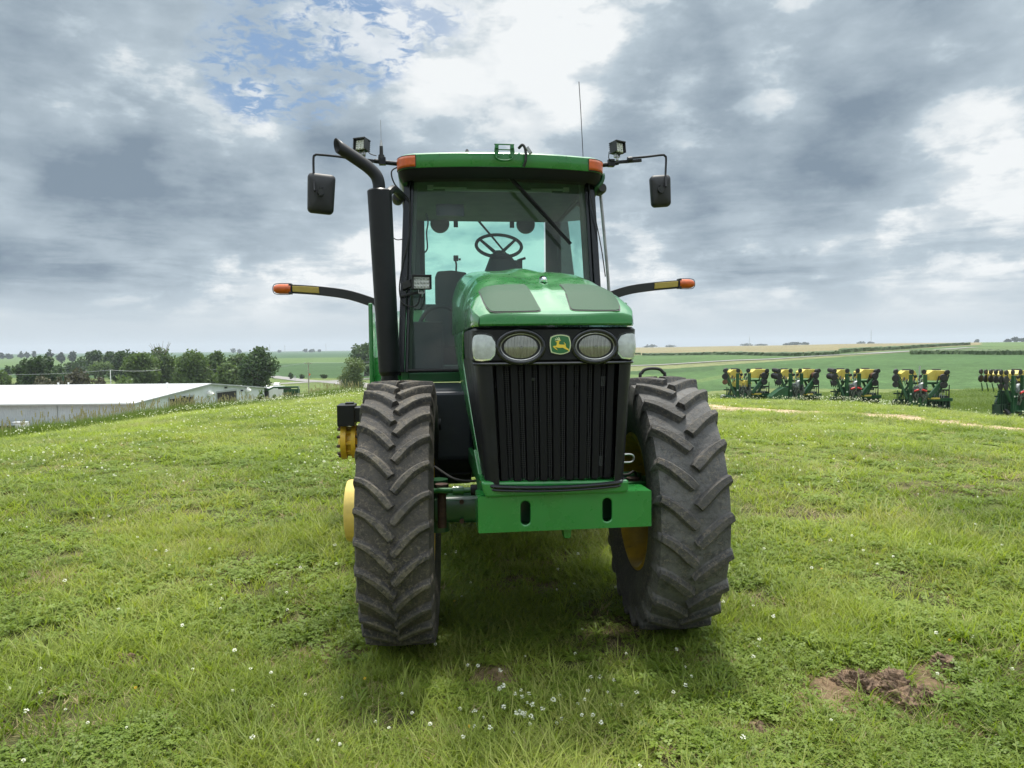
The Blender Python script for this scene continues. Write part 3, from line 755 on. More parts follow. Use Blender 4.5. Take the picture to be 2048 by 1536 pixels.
# ---------- tyres
def tyre_mesh(Rt, w_, rim_r, nl, lug_h, sweep, lw=1., pw=1.55):
    b = MB(); hw = w_/2; rb = Rt-lug_h
    cr = lambda x: .018*(abs(x)/hw)**2.2
    prof = []
    for x in np.linspace(-.93, .93, 15): prof.append((x*hw, rb-cr(x*hw)))
    sw = [(.985,rb-.045),(1.03,rb-.10),(1.05,(rb+rim_r)/2+.03),(1.02,rim_r+.09),(.93,rim_r+.035),(.84,rim_r+.008),(.80,rim_r-.012)]
    prof = [(-q[0]*hw, q[1]) for q in sw[::-1]] + prof + [(q[0]*hw, q[1]) for q in sw]
    b.lathe(prof, 96, 'x')
    for s in (-1, 1):
        for i in range(nl):
            ph = 2*math.pi*(i+(.5 if s > 0 else 0))/nl
            sec = []
            ts = np.linspace(-.06, 1.0, 12)
            for t in ts:
                x = s*(hw*(1.0-1.0*t)+.004) if t >= 0 else s*(hw*1.03)
                x = s*(hw*.995*(1-max(t,0)*.97))
                th = ph - sweep*(max(t, 0)**pw) + .0
                rt_ = Rt-.010*(abs(x)/hw)**2
                if t < 0: rt_ -= .05; x = s*hw*1.02
                wt = np.interp(t, [-.06,.1,.85,1.], [.030*lw,.036*lw,.048*lw,.040*lw]); wb = wt+.030
                # tangent direction in (x, arc) plane
                dxt = -s*hw; dth = -sweep*pw*(max(t,.02)**(pw-1))*Rt
                L = math.hypot(dxt, dth); nx_, na = -dth/L, dxt/L
                def P3(off, r): 
                    X = x+nx_*off; A = th+na*off/Rt
                    return (X, -r*math.cos(A), r*math.sin(A))
                rbb = rb-cr(min(abs(x), hw*.93))-.012 if t >= 0 else rb-.10
                sec += [P3(-wb/2, rbb), P3(-wt/2, rt_-.006), P3(-wt/2+.006, rt_), P3(wt/2-.006, rt_), P3(wt/2, rt_-.006), P3(wb/2, rbb)]
            n = 6; m_ = len(ts)
            fs_ = [(k*n+j, k*n+j+1, (k+1)*n+j+1, (k+1)*n+j) for k in range(m_-1) for j in range(n-1)]
            fs_ += [tuple(range(n)), tuple(range((m_-1)*n, m_*n))[::-1]]
            if s > 0: fs_ = [f[::-1] for f in fs_]
            b.add(sec, fs_)
    return b
FR = .752
tb_L = tyre_mesh(FR+.006, .382, .415, 30, .030, .195, .80, 1.7)
tb_R = tyre_mesh(FR+.006, .395, .415, 23, .036, .20, 1.12, 1.35)
def rim_mesh(rr, hw, dish):
    b = MB()
    b.lathe([(-hw,rr+.012),(-hw-.006,rr-.006),(-hw+.012,rr-.03),(-hw+.06,rr-.055),(-.02,rr-.075),(dish,rr-.10),(dish+.01,.22),(dish-.02,.19),(dish-.02,.02)], 56, 'x')
    b.lathe([(hw,rr+.012),(hw+.006,rr-.006),(hw-.012,rr-.03),(hw-.06,rr-.055),(dish+.03,rr-.075),(dish+.02,.22),(dish+.02,.02)], 56, 'x')
    return b
def hub_mesh(sg, x0, x1, r):
    b = MB()
    prof = [(sg*x0,r*1.05),(sg*(x0+.02),r*1.05),(sg*(x0+.025),r*.98),(sg*(x1-.02),r),(sg*(x1-.004),r*.97),(sg*x1,r*.88),(sg*(x1-.005),r*.5),(sg*(x1-.005),.002)]
    b.lathe(prof, 40, 'x'); return b
def bolts(par, sg, x, r, n, br=.014, L=.025, dz=0., ph=.1):
    for k in range(n):
        a = 2*math.pi*k/n+ph; MB().cone((sg*x, r*math.cos(a), r*math.sin(a)+dz), (sg*(x+L), r*math.cos(a), r*math.sin(a)+dz), br, br*.9, 6).build('bolt', 'rust_bolt', par)
WH_T = R(-3)
tyre_data = None
for sg, cx in ((-1, -.781), (1, .773)):
    wo = rim_mesh(.405, .165, sg*.03).build('wheel', 'yellow_grimy' if sg > 0 else 'yellow_paint', TR, True, loc=(cx, 0, .779))
    wo.rotation_euler = (0 if sg < 0 else .06, 0, WH_T)
    (tb_L if sg < 0 else tb_R).build('tyre', 'tyre_rubber' if sg < 0 else 'tyre_rubber_grey', wo, True)
    hub_mesh(sg, .02, .325, .180).build('hub', 'yellow_pale', wo, True)
    hub_mesh(-sg, .0, .14, .15).build('axle_end', 'dark_green_cast', wo, True)
    bolts(wo, sg, .045, .2, 10)
tb2 = tyre_mesh(.90, .42, .60, 22, .045, .20)
rt_data = None
for sg in (-1, 1):
    wo = rim_mesh(.59, .17, sg*.02).build('wheel', 'yellow_paint', TR, True, loc=(sg*.86, 3.02, .86))
    if rt_data is None: ty = tb2.build('tyre', 'tyre_rubber', wo, True); rt_data = ty.data
    else: ty = bpy.data.objects.new('tyre', rt_data); COL.objects.link(ty); ty.parent = wo
    # long axle with cast yellow hub and rusty bolts outside the wheel
    hb_ = MB(); hb_.lathe([(sg*.40,.09),(sg*.455,.10),(sg*.46,.165),(sg*.50,.17),(sg*.505,.12),(sg*.545,.115),(sg*.55,.175),(sg*.60,.178),(sg*.605,.11),(sg*.63,.06),(sg*.63,.002)], 36, 'x')
    for k in range(8):
        a = k*math.pi/4; hb_.box((sg*.525, .13*math.cos(a), .13*math.sin(a)), (.09,.03,.03), (a, 'X'))
    hb_.build('hub', 'yellow_paint', wo, True, loc=(0,0,-.045))
    bolts(wo, sg, .60, .145, 10, .017, .035, -.045, .2); bolts(wo, sg, .43, .14, 10, .015, .03, -.045, .2)
    MB().cone((sg*.1,0,-.0),(sg*.5,0,-.03),.055,.055,20).build('axle_shaft', 'steel', wo, True)
b = MB(); b.box((-1.40,2.98,1.085),(.165,.30,.205)); b.box((-1.20,2.98,1.09),(.30,.26,.14)); b.box((-1.375,2.98,1.196),(.08,.10,.02)); b.cone((-1.49,2.9,1.03),(-1.47,2.9,1.03),.02,.02,8)
b.build('side_marker_box', 'black_satin', TR, bevel=.008)

# ---------- rear fenders
for sg in (-1, 1):
    b = MB()
    def fn(u, v, sg=sg):
        a = R(-8)+R(165)*u
        x = .60+.49*v; r = 1.0+.30*(1-.05*v) - (.05*v**6)
        return (sg*x, 3.02-r*math.cos(a)*.98, .86+r*math.sin(a)*.96)
    b.grid(fn, 26, 8)
    o = b.build('rear_fender', 'green_paint', TR, True); sol = o.modifiers.new('t', 'SOLIDIFY'); sol.thickness = .02
    # fender front skirt
    b = MB(); b.box((sg*1.075, 1.95, 1.76),(.035,.30,.68)); b.build('fender_skirt', 'green_paint', TR, bevel=.01)
# ---------- fuel tank / battery box and under-cab panels
for sg in (-1, 1):
    b = MB(); b.prism([(.42,1.44),(1.75,1.44),(1.75,.80),(.62,.80),(.42,1.0)], sg*.34, sg*(.80), 'yz'); b.build('side_tank', 'navy_panel', TR, bevel=.02)
b = MB(); b.box((-.47,.55,1.16),(.24,.05,.56)); b.box((-.46,.54,1.35),(.25,.02,.10)); b.tube([(-.56,.515,1.14),(-.50,.515,1.14),(-.47,.515,1.19),(-.40,.515,1.20),(-.36,.515,1.20)], .006, 6, sub=4)
b.build('panel_step', 'navy_panel', TR, bevel=.008)
b = MB(); b.cone((-.585,.45,1.23),(-.545,.45,1.23),.045,.05,12); b.build('hose_cap', 'black_plastic', TR, True)
b = MB(); b.box((.72,1.0,.70),(.30,.5,.03)); b.box((.72,1.0,.98),(.30,.5,.03)); b.box((.84,.80,.84),(.02,.03,.6)); b.box((.84,1.2,.84),(.02,.03,.6)); b.build('cab_steps', 'black_satin', TR)
b = MB(); b.tube([(1.02,1.2,.80),(1.02,1.2,1.44),(1.035,1.2,1.515),(1.075,1.2,1.545),(1.165,1.2,1.545),(1.205,1.2,1.515),(1.222,1.2,1.44),(1.222,1.2,.80)], .0125, 10, sub=5)
b.build('hand_hoop', 'black_matte', TR, True)
b = MB(); b.tube([(.36,-.60,1.155),(.42,-.60,1.155),(.435,-.60,1.135),(.42,-.60,1.115),(.36,-.60,1.115)], .005, 6, sub=4); b.build('latch_loop', 'steel', TR, True)

# ---------- cab
CF, CB = 1.72, 3.42
b = MB(); b.box((0,1.74,1.487),(1.66,.10,.078)); b.box((-.80,1.76,1.50),(.06,.16,.09)); b.build('cab_sill', 'green_paint_worn', TR, bevel=.008)
fp_bot, fp_top = (.842,1.66,1.53), (.765,1.72,3.12)
for sg in (-1, 1):
    b = MB(); b.bar((sg*.832,1.66,1.53),(sg*.752,1.72,3.12),.052,.09,(0,1,0)); b.bar((sg*.785,1.648,1.53),(sg*.712,1.705,3.12),.026,.03,(0,1,0))
    b.build('front_pillar', 'black_gloss', TR, bevel=.006)
    b = MB(); b.bar((sg*.775,1.73,1.53),(sg*.70,1.79,3.10),.055,.08,(0,1,0)); b.build('pillar_lining', 'interior_olive', TR, bevel=.006)
    b = MB(); b.bar((sg*.825,CB,1.5),(sg*.80,CB,3.12),.04,.08,(0,1,0)); b.build('rear_pillar', 'black_satin', TR, bevel=.01)
    b = MB(); b.bar((sg*.735,CB-.045,1.5),(sg*.72,CB-.045,3.1),.13,.03,(0,1,0)); b.build('rear_pillar_lining', 'interior_dark', TR, bevel=.006)
    # side rails, door frame and glass
    b = MB(); b.bar((sg*.85,1.70,1.55),(sg*.85,CB,1.55),.05,.09); b.build('door_sill', 'black_satin', TR, bevel=.006); b = MB(); b.bar((sg*.775,1.74,3.09),(sg*.80,CB,3.09),.05,.08)
    b.build('side_rail', 'black_satin', TR, bevel=.006)
    def sfn(u, v, sg=sg):
        y = 1.76+(CB-.05-1.76)*u; z = 1.6+1.47*v; return (sg*(.845-.075*v+.02*math.sin(math.pi*u)), y, z)
    b = MB(); b.grid(sfn, 8, 2); b.build('side_window', 'side_glass', TR, True)
b = MB(); b.grid(lambda u, v: (-.775+.075*v+(1.55-.15*v)*u, 1.64+.07*v-.05*math.sin(math.pi*u), 1.54+1.56*v), 14, 2)
wsh = b.build('windshield', 'windshield_glass', TR, True)
b = MB(); b.tube([(-.775,1.635,1.545),(-.4,1.60,1.545),(0,1.59,1.545),(.4,1.60,1.545),(.775,1.635,1.545)], .014, 6); b.build('windshield_seal', 'rubber_black', TR); b = MB(); b.tube([(-.71,1.70,3.082),(0,1.655,3.088),(.71,1.70,3.082)], .020, 6, sub=4); b.build('windshield_seal', 'rubber_black', TR)
# cab floor / rear bulkhead / headliner
b = MB(); b.box((0,2.6,1.52),(1.66,1.75,.06)); b.build('cab_floor', 'interior_dark', TR)
b = MB(); b.box((0,CB,1.84),(1.5,.05,.62)); b.box((-.70,CB-.01,2.6),(.17,.05,1.0)); b.box((.735,CB-.01,2.6),(.14,.05,1.0)); b.build('rear_bulkhead', 'interior_dark', TR, bevel=.006)
b = MB(); b.prism([(1.74,3.12),(1.80,3.09),(2.6,3.06),(3.38,3.045),(3.40,3.14)], -.78, .78, 'yz'); b.build('headliner', 'interior_liner', TR, bevel=.01)
b = MB(); b.box((0,1.705,3.112),(1.50,.06,.055)); b.build('windshield_header', 'visor_black', TR, bevel=.006)
b = MB()
for sx in (-.42, .42): b.box((sx,1.83,3.05),(.30,.03,.012)); b.box((sx-.15*(1 if sx<0 else -1),1.82,3.05),(.05,.03,.035))
b.box((0,1.83,3.035),(.9,.012,.02)); b.build('sunshade_rail', 'grey_metal', TR, bevel=.003)
b = MB(); b.grid(lambda u, v: (-.52+.24*u, 2.05-.02*math.sin(math.pi*u), 2.86+.10*v), 6, 2); b.build('interior_mirror', 'black_gloss', TR)
b = MB(); b.grid(lambda u, v: (-.62+1.27*u, CB+.01, 2.15+.93*v), 2, 2); b.build('rear_window', 'rear_glass', TR)
b = MB(); b.tube([(-.06,CB-.02,3.07),(.12,CB-.02,2.86),(.27,CB-.02,2.68),(.42,CB-.02,2.53)], [.013,.011,.008,.006], 6); b.bar((.04,CB-.03,2.95),(.30,CB-.03,2.64),.02,.015)
b.build('rear_wiper', 'rubber_black', TR)
for x in (-.455, .445):
    b = MB(); b.lathe([(CB-.09,.002),(CB-.09,.09),(CB-.05,.10),(CB-.02,.085)], 24, 'y', (x,0,3.02)); b.build('speaker', 'interior_dark', TR, True)
for x in (-.29,.30): MB().box((x,CB-.05,3.015),(.045,.03,.06)).build('window_latch', 'interior_dark', TR)
# side window handles seen through glass
b = MB(); b.tube([(.80,2.0,2.60),(.77,2.0,2.56),(.765,2.0,2.40),(.80,2.0,2.36)], .012, 6, sub=3); b.build('door_handle', 'black_plastic', TR, True)
b = MB(); b.tube([(-.60,2.6,2.98),(-.585,2.6,2.9),(-.60,2.6,2.8),(-.595,2.6,2.66),(-.63,2.6,2.62),(-.65,2.6,2.67)], .008, 6, sub=4); b.build('hanging_strap', 'black_matte', TR, True)
# steering wheel and column
swc = np.array([.045,2.30,2.645]); nrm = np.array([0,-.60,.80]); nrm /= np.linalg.norm(nrm); ax1 = np.array([1.,0,0]); ax2 = np.cross(nrm, ax1)
b = MB(); b.tube([swc+.205*(ax1*math.cos(a)+ax2*math.sin(a)) for a in np.linspace(0, 2*math.pi, 41)], .0155, 8, cap=False)
hubp = swc - nrm*.05 - np.array([0,0,.03])
for a in (R(35), R(145), R(270)): b.tube([swc+.20*(ax1*math.cos(a)+ax2*math.sin(a)), hubp+.03*(ax1*math.cos(a)+ax2*math.sin(a))], [.012,.017], 8)
b.lathe([(0,.001),(.0,.04),(.03,.05),(.05,.03)], 16, 'z', tuple(hubp-np.array([0,0,.02])))
b.build('steering_wheel', 'black_matte', TR, True)
b = MB(); b.grid(lambda u, v: (.045+(.19-.11*v)*math.cos(2*math.pi*u)+.05*math.sin(math.pi*v)*(math.cos(2*math.pi*u)>0), 2.22+(.12-.05*v)*math.sin(2*math.pi*u), 2.28+.28*v), 20, 8)
b.box((.16,2.22,2.44),(.16,.10,.12)); b.tube([(.2,2.2,2.5),(.27,2.18,2.52)], .012, 6)
b.build('steering_console', 'black_plastic', TR, True)
# seat, armrest console with joystick
b = MB(); b.box((.03,2.85,1.98),(.52,.50,.14)); b.build('seat', 'seat_cloth', TR, bevel=.04, seg=4)
b = MB(); b.box((.03,3.10,2.12),(.44,.12,.14),(R(-10),'X')); b.build('seat_backrest', 'seat_cloth', TR, bevel=.04, seg=4)
b = MB(); b.box((-.42,2.75,1.93),(.42,.60,.40)); b.prism([(-.53,2.13),(-.53,2.38),(-.51,2.43),(-.38,2.44),(-.24,2.42),(-.24,1.80),(-.40,1.80),(-.42,2.10)], 2.45, 2.60)
b.build('control_console', 'interior_dark', TR, bevel=.015)
b = MB(); b.tube([(-.335,2.5,2.42),(-.332,2.5,2.50),(-.34,2.5,2.54)], .010, 6); b.box((-.335,2.5,2.555),(.045,.04,.05)); b.box((-.30,2.5,2.545),(.02,.02,.02)); b.build('joystick', 'black_plastic', TR, bevel=.004)
b = MB(); b.box((-.62,2.1,1.75),(.28,.4,.4)); b.tube([(-.7,2.0,1.9),(-.6,1.95,2.05),(-.45,2.0,2.08),(-.36,2.1,2.02)], .02, 6, sub=4); b.build('buddy_seat', 'interior_dark', TR, bevel=.05)

# ---------- roof
def roof_sec(v):           # outline in plan, v 0..1 front half-perimeter param from left-rear round the front to right-rear
    pass
RW = .825; RYF, RYB = 1.47, 3.55
def roof_path(t):          # t in [0,1]: left rear -> left front -> right front -> right rear
    L1, L3 = RYB-RYF-.16, 2*(RW-.14); r = .15; arc = r*math.pi/2; tot = 2*L1+2*arc+L3; s = t*tot
    if s < L1: return (-RW, RYB-s)
    s -= L1
    if s < arc: a = s/r; return (-RW+r*(1-math.cos(a)), RYF+.16-r*math.sin(a))
    s -= arc
    if s < L3:
        x = -RW+r+(L3+.0)*s/L3*((2*RW-2*r)/L3); return (x, RYF+.01-.055*(1-((x)/(RW-r))**2)+.0)
    s -= L3
    if s < arc: a = s/r; return (RW-r+r*math.sin(a), RYF+.01+r*(1-math.cos(a)))
    s -= arc
    return (RW, RYF+.16+s)
prof = [(0,3.132),(.004,3.138),(.0,3.235),(-.012,3.248),(-.03,3.254),(-.09,3.272),(-.30,3.296),(-.55,3.305),(-.82,3.308)]
def roof_v(t, k):
    x, y = roof_path(t); o, z = prof[k]; cxr, cyr = 0, 2.5
    s_ = 1+o/.83
    if k == 0: s_ = 1.0
    return (cxr+(x-cxr)*s_, cyr+(y-cyr)*(1+o/1.0 if False else (1+o/.95 if abs(o) < .9 else 0)), z - .012*(x/RW)**2)
b = MB(); NTt = 120
vs_ = [roof_v(i/NTt, k) for k in range(len(prof)) for i in range(NTt+1)]
b.add(vs_, [(k*(NTt+1)+i, k*(NTt+1)+i+1, (k+1)*(NTt+1)+i+1, (k+1)*(NTt+1)+i) for k in range(len(prof)-1) for i in range(NTt)])
b.prism([(-.82,3.19),(-.82,3.25),(-.6,3.29),(.6,3.29),(.82,3.25),(.82,3.19)], 3.50, 3.56)
roof = b.build('roof', 'green_paint', TR, True)
# black visor underside, curved like the roof front
b = MB()
pv = [(1.0,3.131),(.995,3.124),(.988,3.092),(.955,3.052),(.90,3.078)]
vs_ = []
for q, z in pv:
    for i in range(NTt+1):
        x, y = roof_path(i/NTt); sag = 0
        vs_.append((x*q, 2.5+(y-2.5)*q, z-.012*(x/RW)**2))
b.add(vs_, [(k*(NTt+1)+i, k*(NTt+1)+i+1, (k+1)*(NTt+1)+i+1, (k+1)*(NTt+1)+i) for k in range(len(pv)-1) for i in range(NTt)])
b.build('roof_visor', 'visor_black', TR, True)
for sg in (-1, 1):          # roof corner fairings drooping to the pillars
    b = MB(); b.grid(lambda u, v, sg=sg: (sg*(.822-.05*v**2+.01*math.sin(math.pi*v)), 1.62+.75*u, 3.14-(.10+.16*u*(1-u)*2.2)*v), 10, 6)
    o = b.build('roof_fairing', 'dark_green_cast', TR, True); so_ = o.modifiers.new('t', 'SOLIDIFY'); so_.thickness = .03
    # amber marker lamp, wraps the roof corner
    b = MB()
    t0, t1 = (.336, .378) if sg < 0 else (1-.378, 1-.336)
    def afn(u, v):
        t = t0+(t1-t0)*u; x, y = roof_path(t); return (x*1.006, 2.5+(y-2.5)*1.006, 3.142+.084*v-.012*(x/RW)**2)
    b.grid(afn, 16, 4); ml = b.build('marker_lamp', 'amber', TR, True); so_ = ml.modifiers.new('t', 'SOLIDIFY'); so_.thickness = -.008; so_.offset = 0
    b = MB(); b.tube([afn(u, -.05) for u in np.linspace(0, 1, 12)] + [afn(1, v) for v in np.linspace(0, 1.05, 3)] + [afn(u, 1.05) for u in np.linspace(1, 0, 12)] + [afn(0, v) for v in np.linspace(1.05, -.05, 3)], .004, 5)
    b.build('lamp_gasket', 'rubber_black', ml)
b = MB()
for x in (-.50, -.18, .19, .50): b.box((x, roof_path(.5)[1]+.012+.05*(x/.68)**2 - .004, 3.185), (.004,.012,.095))
b.build('roof_seams', 'dark_green_cast', TR)
# receiver bracket on the roof edge, strap, cone
b = MB(); b.tube([(-.070,1.395,3.275),(-.073,1.395,3.225),(-.055,1.392,3.185),(0,1.39,3.172),(.055,1.392,3.185),(.073,1.395,3.225),(.07,1.395,3.275)], .007, 6, sub=5)
b.box((-.06,1.40,3.278),(.026,.05,.035)); b.box((.06,1.40,3.278),(.026,.05,.035)); b.bar((-.078,1.40,3.297),(.078,1.40,3.297),.010,.009); b.bar((-.07,1.42,3.262),(.07,1.42,3.262),.008,.009)
for x in (-.056,.056): b.box((x,1.398,3.235),(.022,.012,.07))
b.build('roof_bracket', 'green_paint_worn', TR, bevel=.002)
b = MB(); b.tube([(.12,1.45,3.285),(.145,1.41,3.30),(.165,1.40,3.26),(.165,1.385,3.18),(.15,1.40,3.13)], .011, 8, sub=5); b.build('roof_cable', 'rubber_black', TR, True)
b = MB(); b.bar((.175,1.38,3.275),(.205,1.375,3.225),.035,.025); b.build('cable_connector', 'steel', TR, bevel=.003)
b = MB(); b.cone((-.27,1.7,3.28),(-.27,1.7,3.335),.035,.008,12); b.build('roof_fin', 'black_plastic', TR, True)
# front wiper
b = MB(); b.tube([(.02,1.53,3.12),(.09,1.53,3.04),(.29,1.53,2.84),(.41,1.53,2.71)], [.020,.017,.013,.010], 6); b.bar((.15,1.54,2.975),(.55,1.54,2.555),.016,.024); b.bar((.19,1.525,2.95),(.43,1.525,2.685),.008,.012)
b.box((.02,1.55,3.12),(.06,.05,.03))
b.build('windshield_wiper', 'slat_black', TR)
# ---------- exhaust
ex0, ex1 = np.array([-.900,1.15,1.555]), np.array([-.948,1.15,2.868])
b = MB(); b.cone(ex0, ex1, .078, .088, 36); b.cone(ex1, ex1+(-.0,0,.012), .088, .075, 36); b.cone(ex0-(0,0,.03), ex0, .066, .078, 36)
b.cone((-.898,1.15,1.30),(-.90,1.15,1.56),.062,.062,28); b.cone((-.90,1.15,1.49),(-.90,1.15,1.50),.066,.066,28)
exh = b.build('exhaust_stack', 'black_satin', TR, True)
b = MB(); path = [(-.950,1.15,2.86),(-.953,1.15,2.93),(-.972,1.148,2.985),(-1.02,1.145,3.035),(-1.09,1.14,3.085),(-1.245,1.13,3.185)]
pp = spline(path, 5); b.tube(pp, .041, 24, cap=False)
# slash-cut mouth
d_ = pp[-1]-pp[-2]; d_ /= np.linalg.norm(d_)
n0 = len(b.v)
cut = np.array([-.86,-.50,-.08]); cut /= np.linalg.norm(cut)
for i in range(24):
    p = np.array(b.v[n0-24+i]); t = ((pp[-1]-p)@cut)/(d_@cut); b.v[n0-24+i] = tuple(p+d_*t)
o = b.build('exhaust_tip', 'black_satin', TR, True); so_ = o.modifiers.new('t', 'SOLIDIFY'); so_.thickness = .004
b = MB(); b.tube([(-.93,1.15,2.80),(-.86,1.35,2.93),(-.80,1.62,2.93)], .03, 8, sub=4); b.build('exhaust_brace', 'black_satin', TR, True)
# cab-side horn/air pods
for sg, z in ((-1,2.93),(1,3.03)):
    b = MB(); b.lathe([(1.62,.002),(1.62,.032),(1.66,.045),(1.75,.045),(1.78,.002)], 18, 'y', (sg*.835,0,z)); b.build('side_beacon', 'black_plastic', TR, True)
# ---------- mirrors, arms, work lamps
def mirror(sg, arm, c, w_, h_, tilt):
    a = MB(); a.tube(arm, .0095, 8, sub=5)
    if sg: pass
    ao = a.build('mirror_arm', 'black_satin', TR, True)
    m_ = MB()
    pol = rrect(w_, h_, .035, 5)
    pol = [(x*(1+.07*(z/h_)), z) for x, z in pol]
    n = len(pol); rows = [(1.,.03),(1.,-.005),(.95,-.022),(.80,-.034),(.4,-.040),(.02,-.041)]
    vs_ = [(x*k, y, z*k) for k, y in rows for x, z in pol]
    m_.add(vs_, [(r_*n+i, r_*n+(i+1) % n, (r_+1)*n+(i+1) % n, (r_+1)*n+i) for r_ in range(len(rows)-1) for i in range(n)])
    m_.add([(x, .03, z) for x, z in pol], [list(range(n))])
    m_.cone((-.01,-.03,.0),(-.01,-.085,.0),.028,.024,14); m_.cone((-.01,-.07,-.03),(-.01,-.07,.04),.014,.014,8)
    mo = m_.build('mirror', 'black_plastic', TR, True, loc=c); mo.rotation_euler = (R(2), R(tilt[1]), R(tilt[0]))
mirror(-1, [(-1.20,1.80,3.262),(-1.30,1.80,3.280),(-1.46,1.80,3.292),(-1.487,1.80,3.288),(-1.502,1.80,3.262),(-1.500,1.78,3.10),(-1.490,1.74,2.99)], (-1.450,1.82,2.985), .212, .318, (14, 3))
mirror(1, [(1.10,1.80,3.318),(1.25,1.80,3.332),(1.40,1.80,3.352),(1.425,1.80,3.345),(1.437,1.80,3.32),(1.425,1.78,3.18),(1.415,1.74,3.07)], (1.395,1.82,3.052), .172, .268, (-8, -3))
for sg in (-1, 1):
    dz = .0 if sg < 0 else .035
    b = MB(); b.tube([(sg*.80,1.82,3.235+dz*.5),(sg*.95,1.81,3.245+dz*.6),(sg*1.02,1.80,3.252+dz*.8)], .019, 8); b.bar((sg*.98,1.80,3.245+dz),(sg*1.22,1.80,3.268+dz),.020,.026)
    b.box((sg*.955,1.80,3.25+dz*.7),(.055,.05,.06)); b.cone((sg*1.09,1.77,3.26+dz),(sg*1.13,1.77,3.265+dz),.026,.026,10)
    b.build('mirror_bracket', 'black_satin', TR, bevel=.003)
def worklamp(c, rz, rx, w_=.098, h_=.088, cols=3, rows=4, label=None):
    m_ = MB(); m_.box((0,.02,0),(w_,.06,h_)); m_.prism([(-w_/2-.006,h_/2-.004),(w_/2+.006,h_/2-.004),(w_/2+.006,h_/2+.006),(-w_/2-.006,h_/2+.006)], -.045, .05)
    m_.box((-w_/2-.002,-.015,0),(.008,.05,h_)); m_.box((w_/2+.002,-.015,0),(.008,.05,h_))
    for k in range(5): m_.box((0,.055,-.035+.0175*k),(w_*.9,.02,.005))
    lo = m_.build('work_lamp', 'black_plastic', TR, bevel=.002, loc=c); lo.rotation_euler = (R(rx), 0, R(rz))
    l_ = MB(); l_.box((0,-.014,-.002),(w_*.86,.008,h_*.86))
    for i in range(cols):
        for j in range(rows): l_.lathe([(-.026,.002),(-.024,.0085*(3/cols)**.3),(-.017,.0115*(3/cols)**.3)], 10, 'y', ((i-(cols-1)/2)*w_*.86/cols, 0, (j-(rows-1)/2)*h_*.84/rows-.002))
    l_.build('lens', 'lens_grid', lo, bevel=.001)
    y_ = MB(); y_.bar((-.02,.02,-h_/2-.028),(.02,.02,-h_/2-.028),.03,.008); y_.bar((-.022,.02,-h_/2-.03),(-.022,.02,-h_/2+.01),.03,.005); y_.bar((.022,.02,-h_/2-.03),(.022,.02,-h_/2+.01),.03,.005); y_.cone((0,.02,-h_/2-.055),(0,.02,-h_/2-.01),.012,.012,8)
    y_.build('lamp_yoke', 'steel', lo)
worklamp((-1.120,1.80,3.375), -28, -6)
worklamp((1.015,1.80,3.402), 28, -6)
worklamp((-.655,1.50,2.240), 4, 0, .142, .105, 5, 3)
b = MB(); b.bar((-.80,1.60,2.22),(-.73,1.53,2.24),.03,.06); b.bar((-.82,1.6,2.14),(-.66,1.53,2.17),.02,.02); b.build('lamp_bracket', 'black_matte', TR, bevel=.004)
# cables down the pillars
b = MB()
b.tube([(-.81,1.62,3.17),(-.875,1.6,3.12),(-.85,1.6,3.02),(-.76,1.62,2.93),(-.735,1.62,2.86),(-.75,1.62,2.6),(-.80,1.61,2.4),(-.83,1.60,2.2),(-.80,1.58,2.08),(-.70,1.52,2.06),(-.66,1.5,2.15)], .006, 6, sub=6)
b.build('wiring', 'rubber_black', TR); b = MB(); b.tube([(.80,1.62,3.16),(.73,1.64,3.06),(.735,1.62,2.95),(.79,1.62,2.7),(.825,1.61,2.5),(.85,1.6,2.3)], .005, 6, sub=6)
b.build('wiring', 'rubber_black', TR); b = MB(); b.tube([(-.90,1.3,2.60),(-.85,1.5,2.575),(-.80,1.66,2.60)], .004, 5, sub=4)
b.build('wiring', 'rubber_black', TR); b = MB(); b.tube([(-1.08,1.77,3.34),(-1.05,1.77,3.30),(-1.0,1.77,3.285)], .004, 5, sub=4); b.build('wiring', 'rubber_black', TR); b = MB(); b.tube([(.93,1.77,3.36),(.93,1.77,3.30),(.98,1.77,3.285)], .004, 5, sub=4)
b.build('wiring', 'rubber_black', TR)
# cab grab rail
b = MB(); b.tube([(.80,1.80,3.04),(.835,1.80,3.05),(.862,1.80,3.02),(.868,1.80,2.95),(.925,1.80,2.30),(.94,1.80,1.9),(.90,1.80,1.86)], .0135, 8, sub=4); b.build('grab_rail', 'steel', TR, True)
# antennas
b = MB(); b.cone((-.962,1.80,3.27),(-.962,1.80,3.30),.028,.024,12); b.cone((-.962,1.80,3.30),(-.962,1.80,3.37),.016,.014,10); b.build('antenna_base', 'rubber_black', TR, True)
b = MB(); b.cone((-.962,1.80,3.37),(-.962,1.80,3.42),.014,.006,10); b.tube([(-.962,1.80,3.42),(-.963,1.80,3.58)], .0022, 5); b.build('antenna', 'steel', TR, True)
b = MB(); b.tube([(.895,2.6,3.30),(.893,2.6,3.56),(.875,2.6,3.95),(.858,2.6,4.235)], .0038, 5); b.cone((.895,2.6,3.26),(.895,2.6,3.32),.014,.010,8); b.build('whip_antenna', 'black_matte', TR, True)
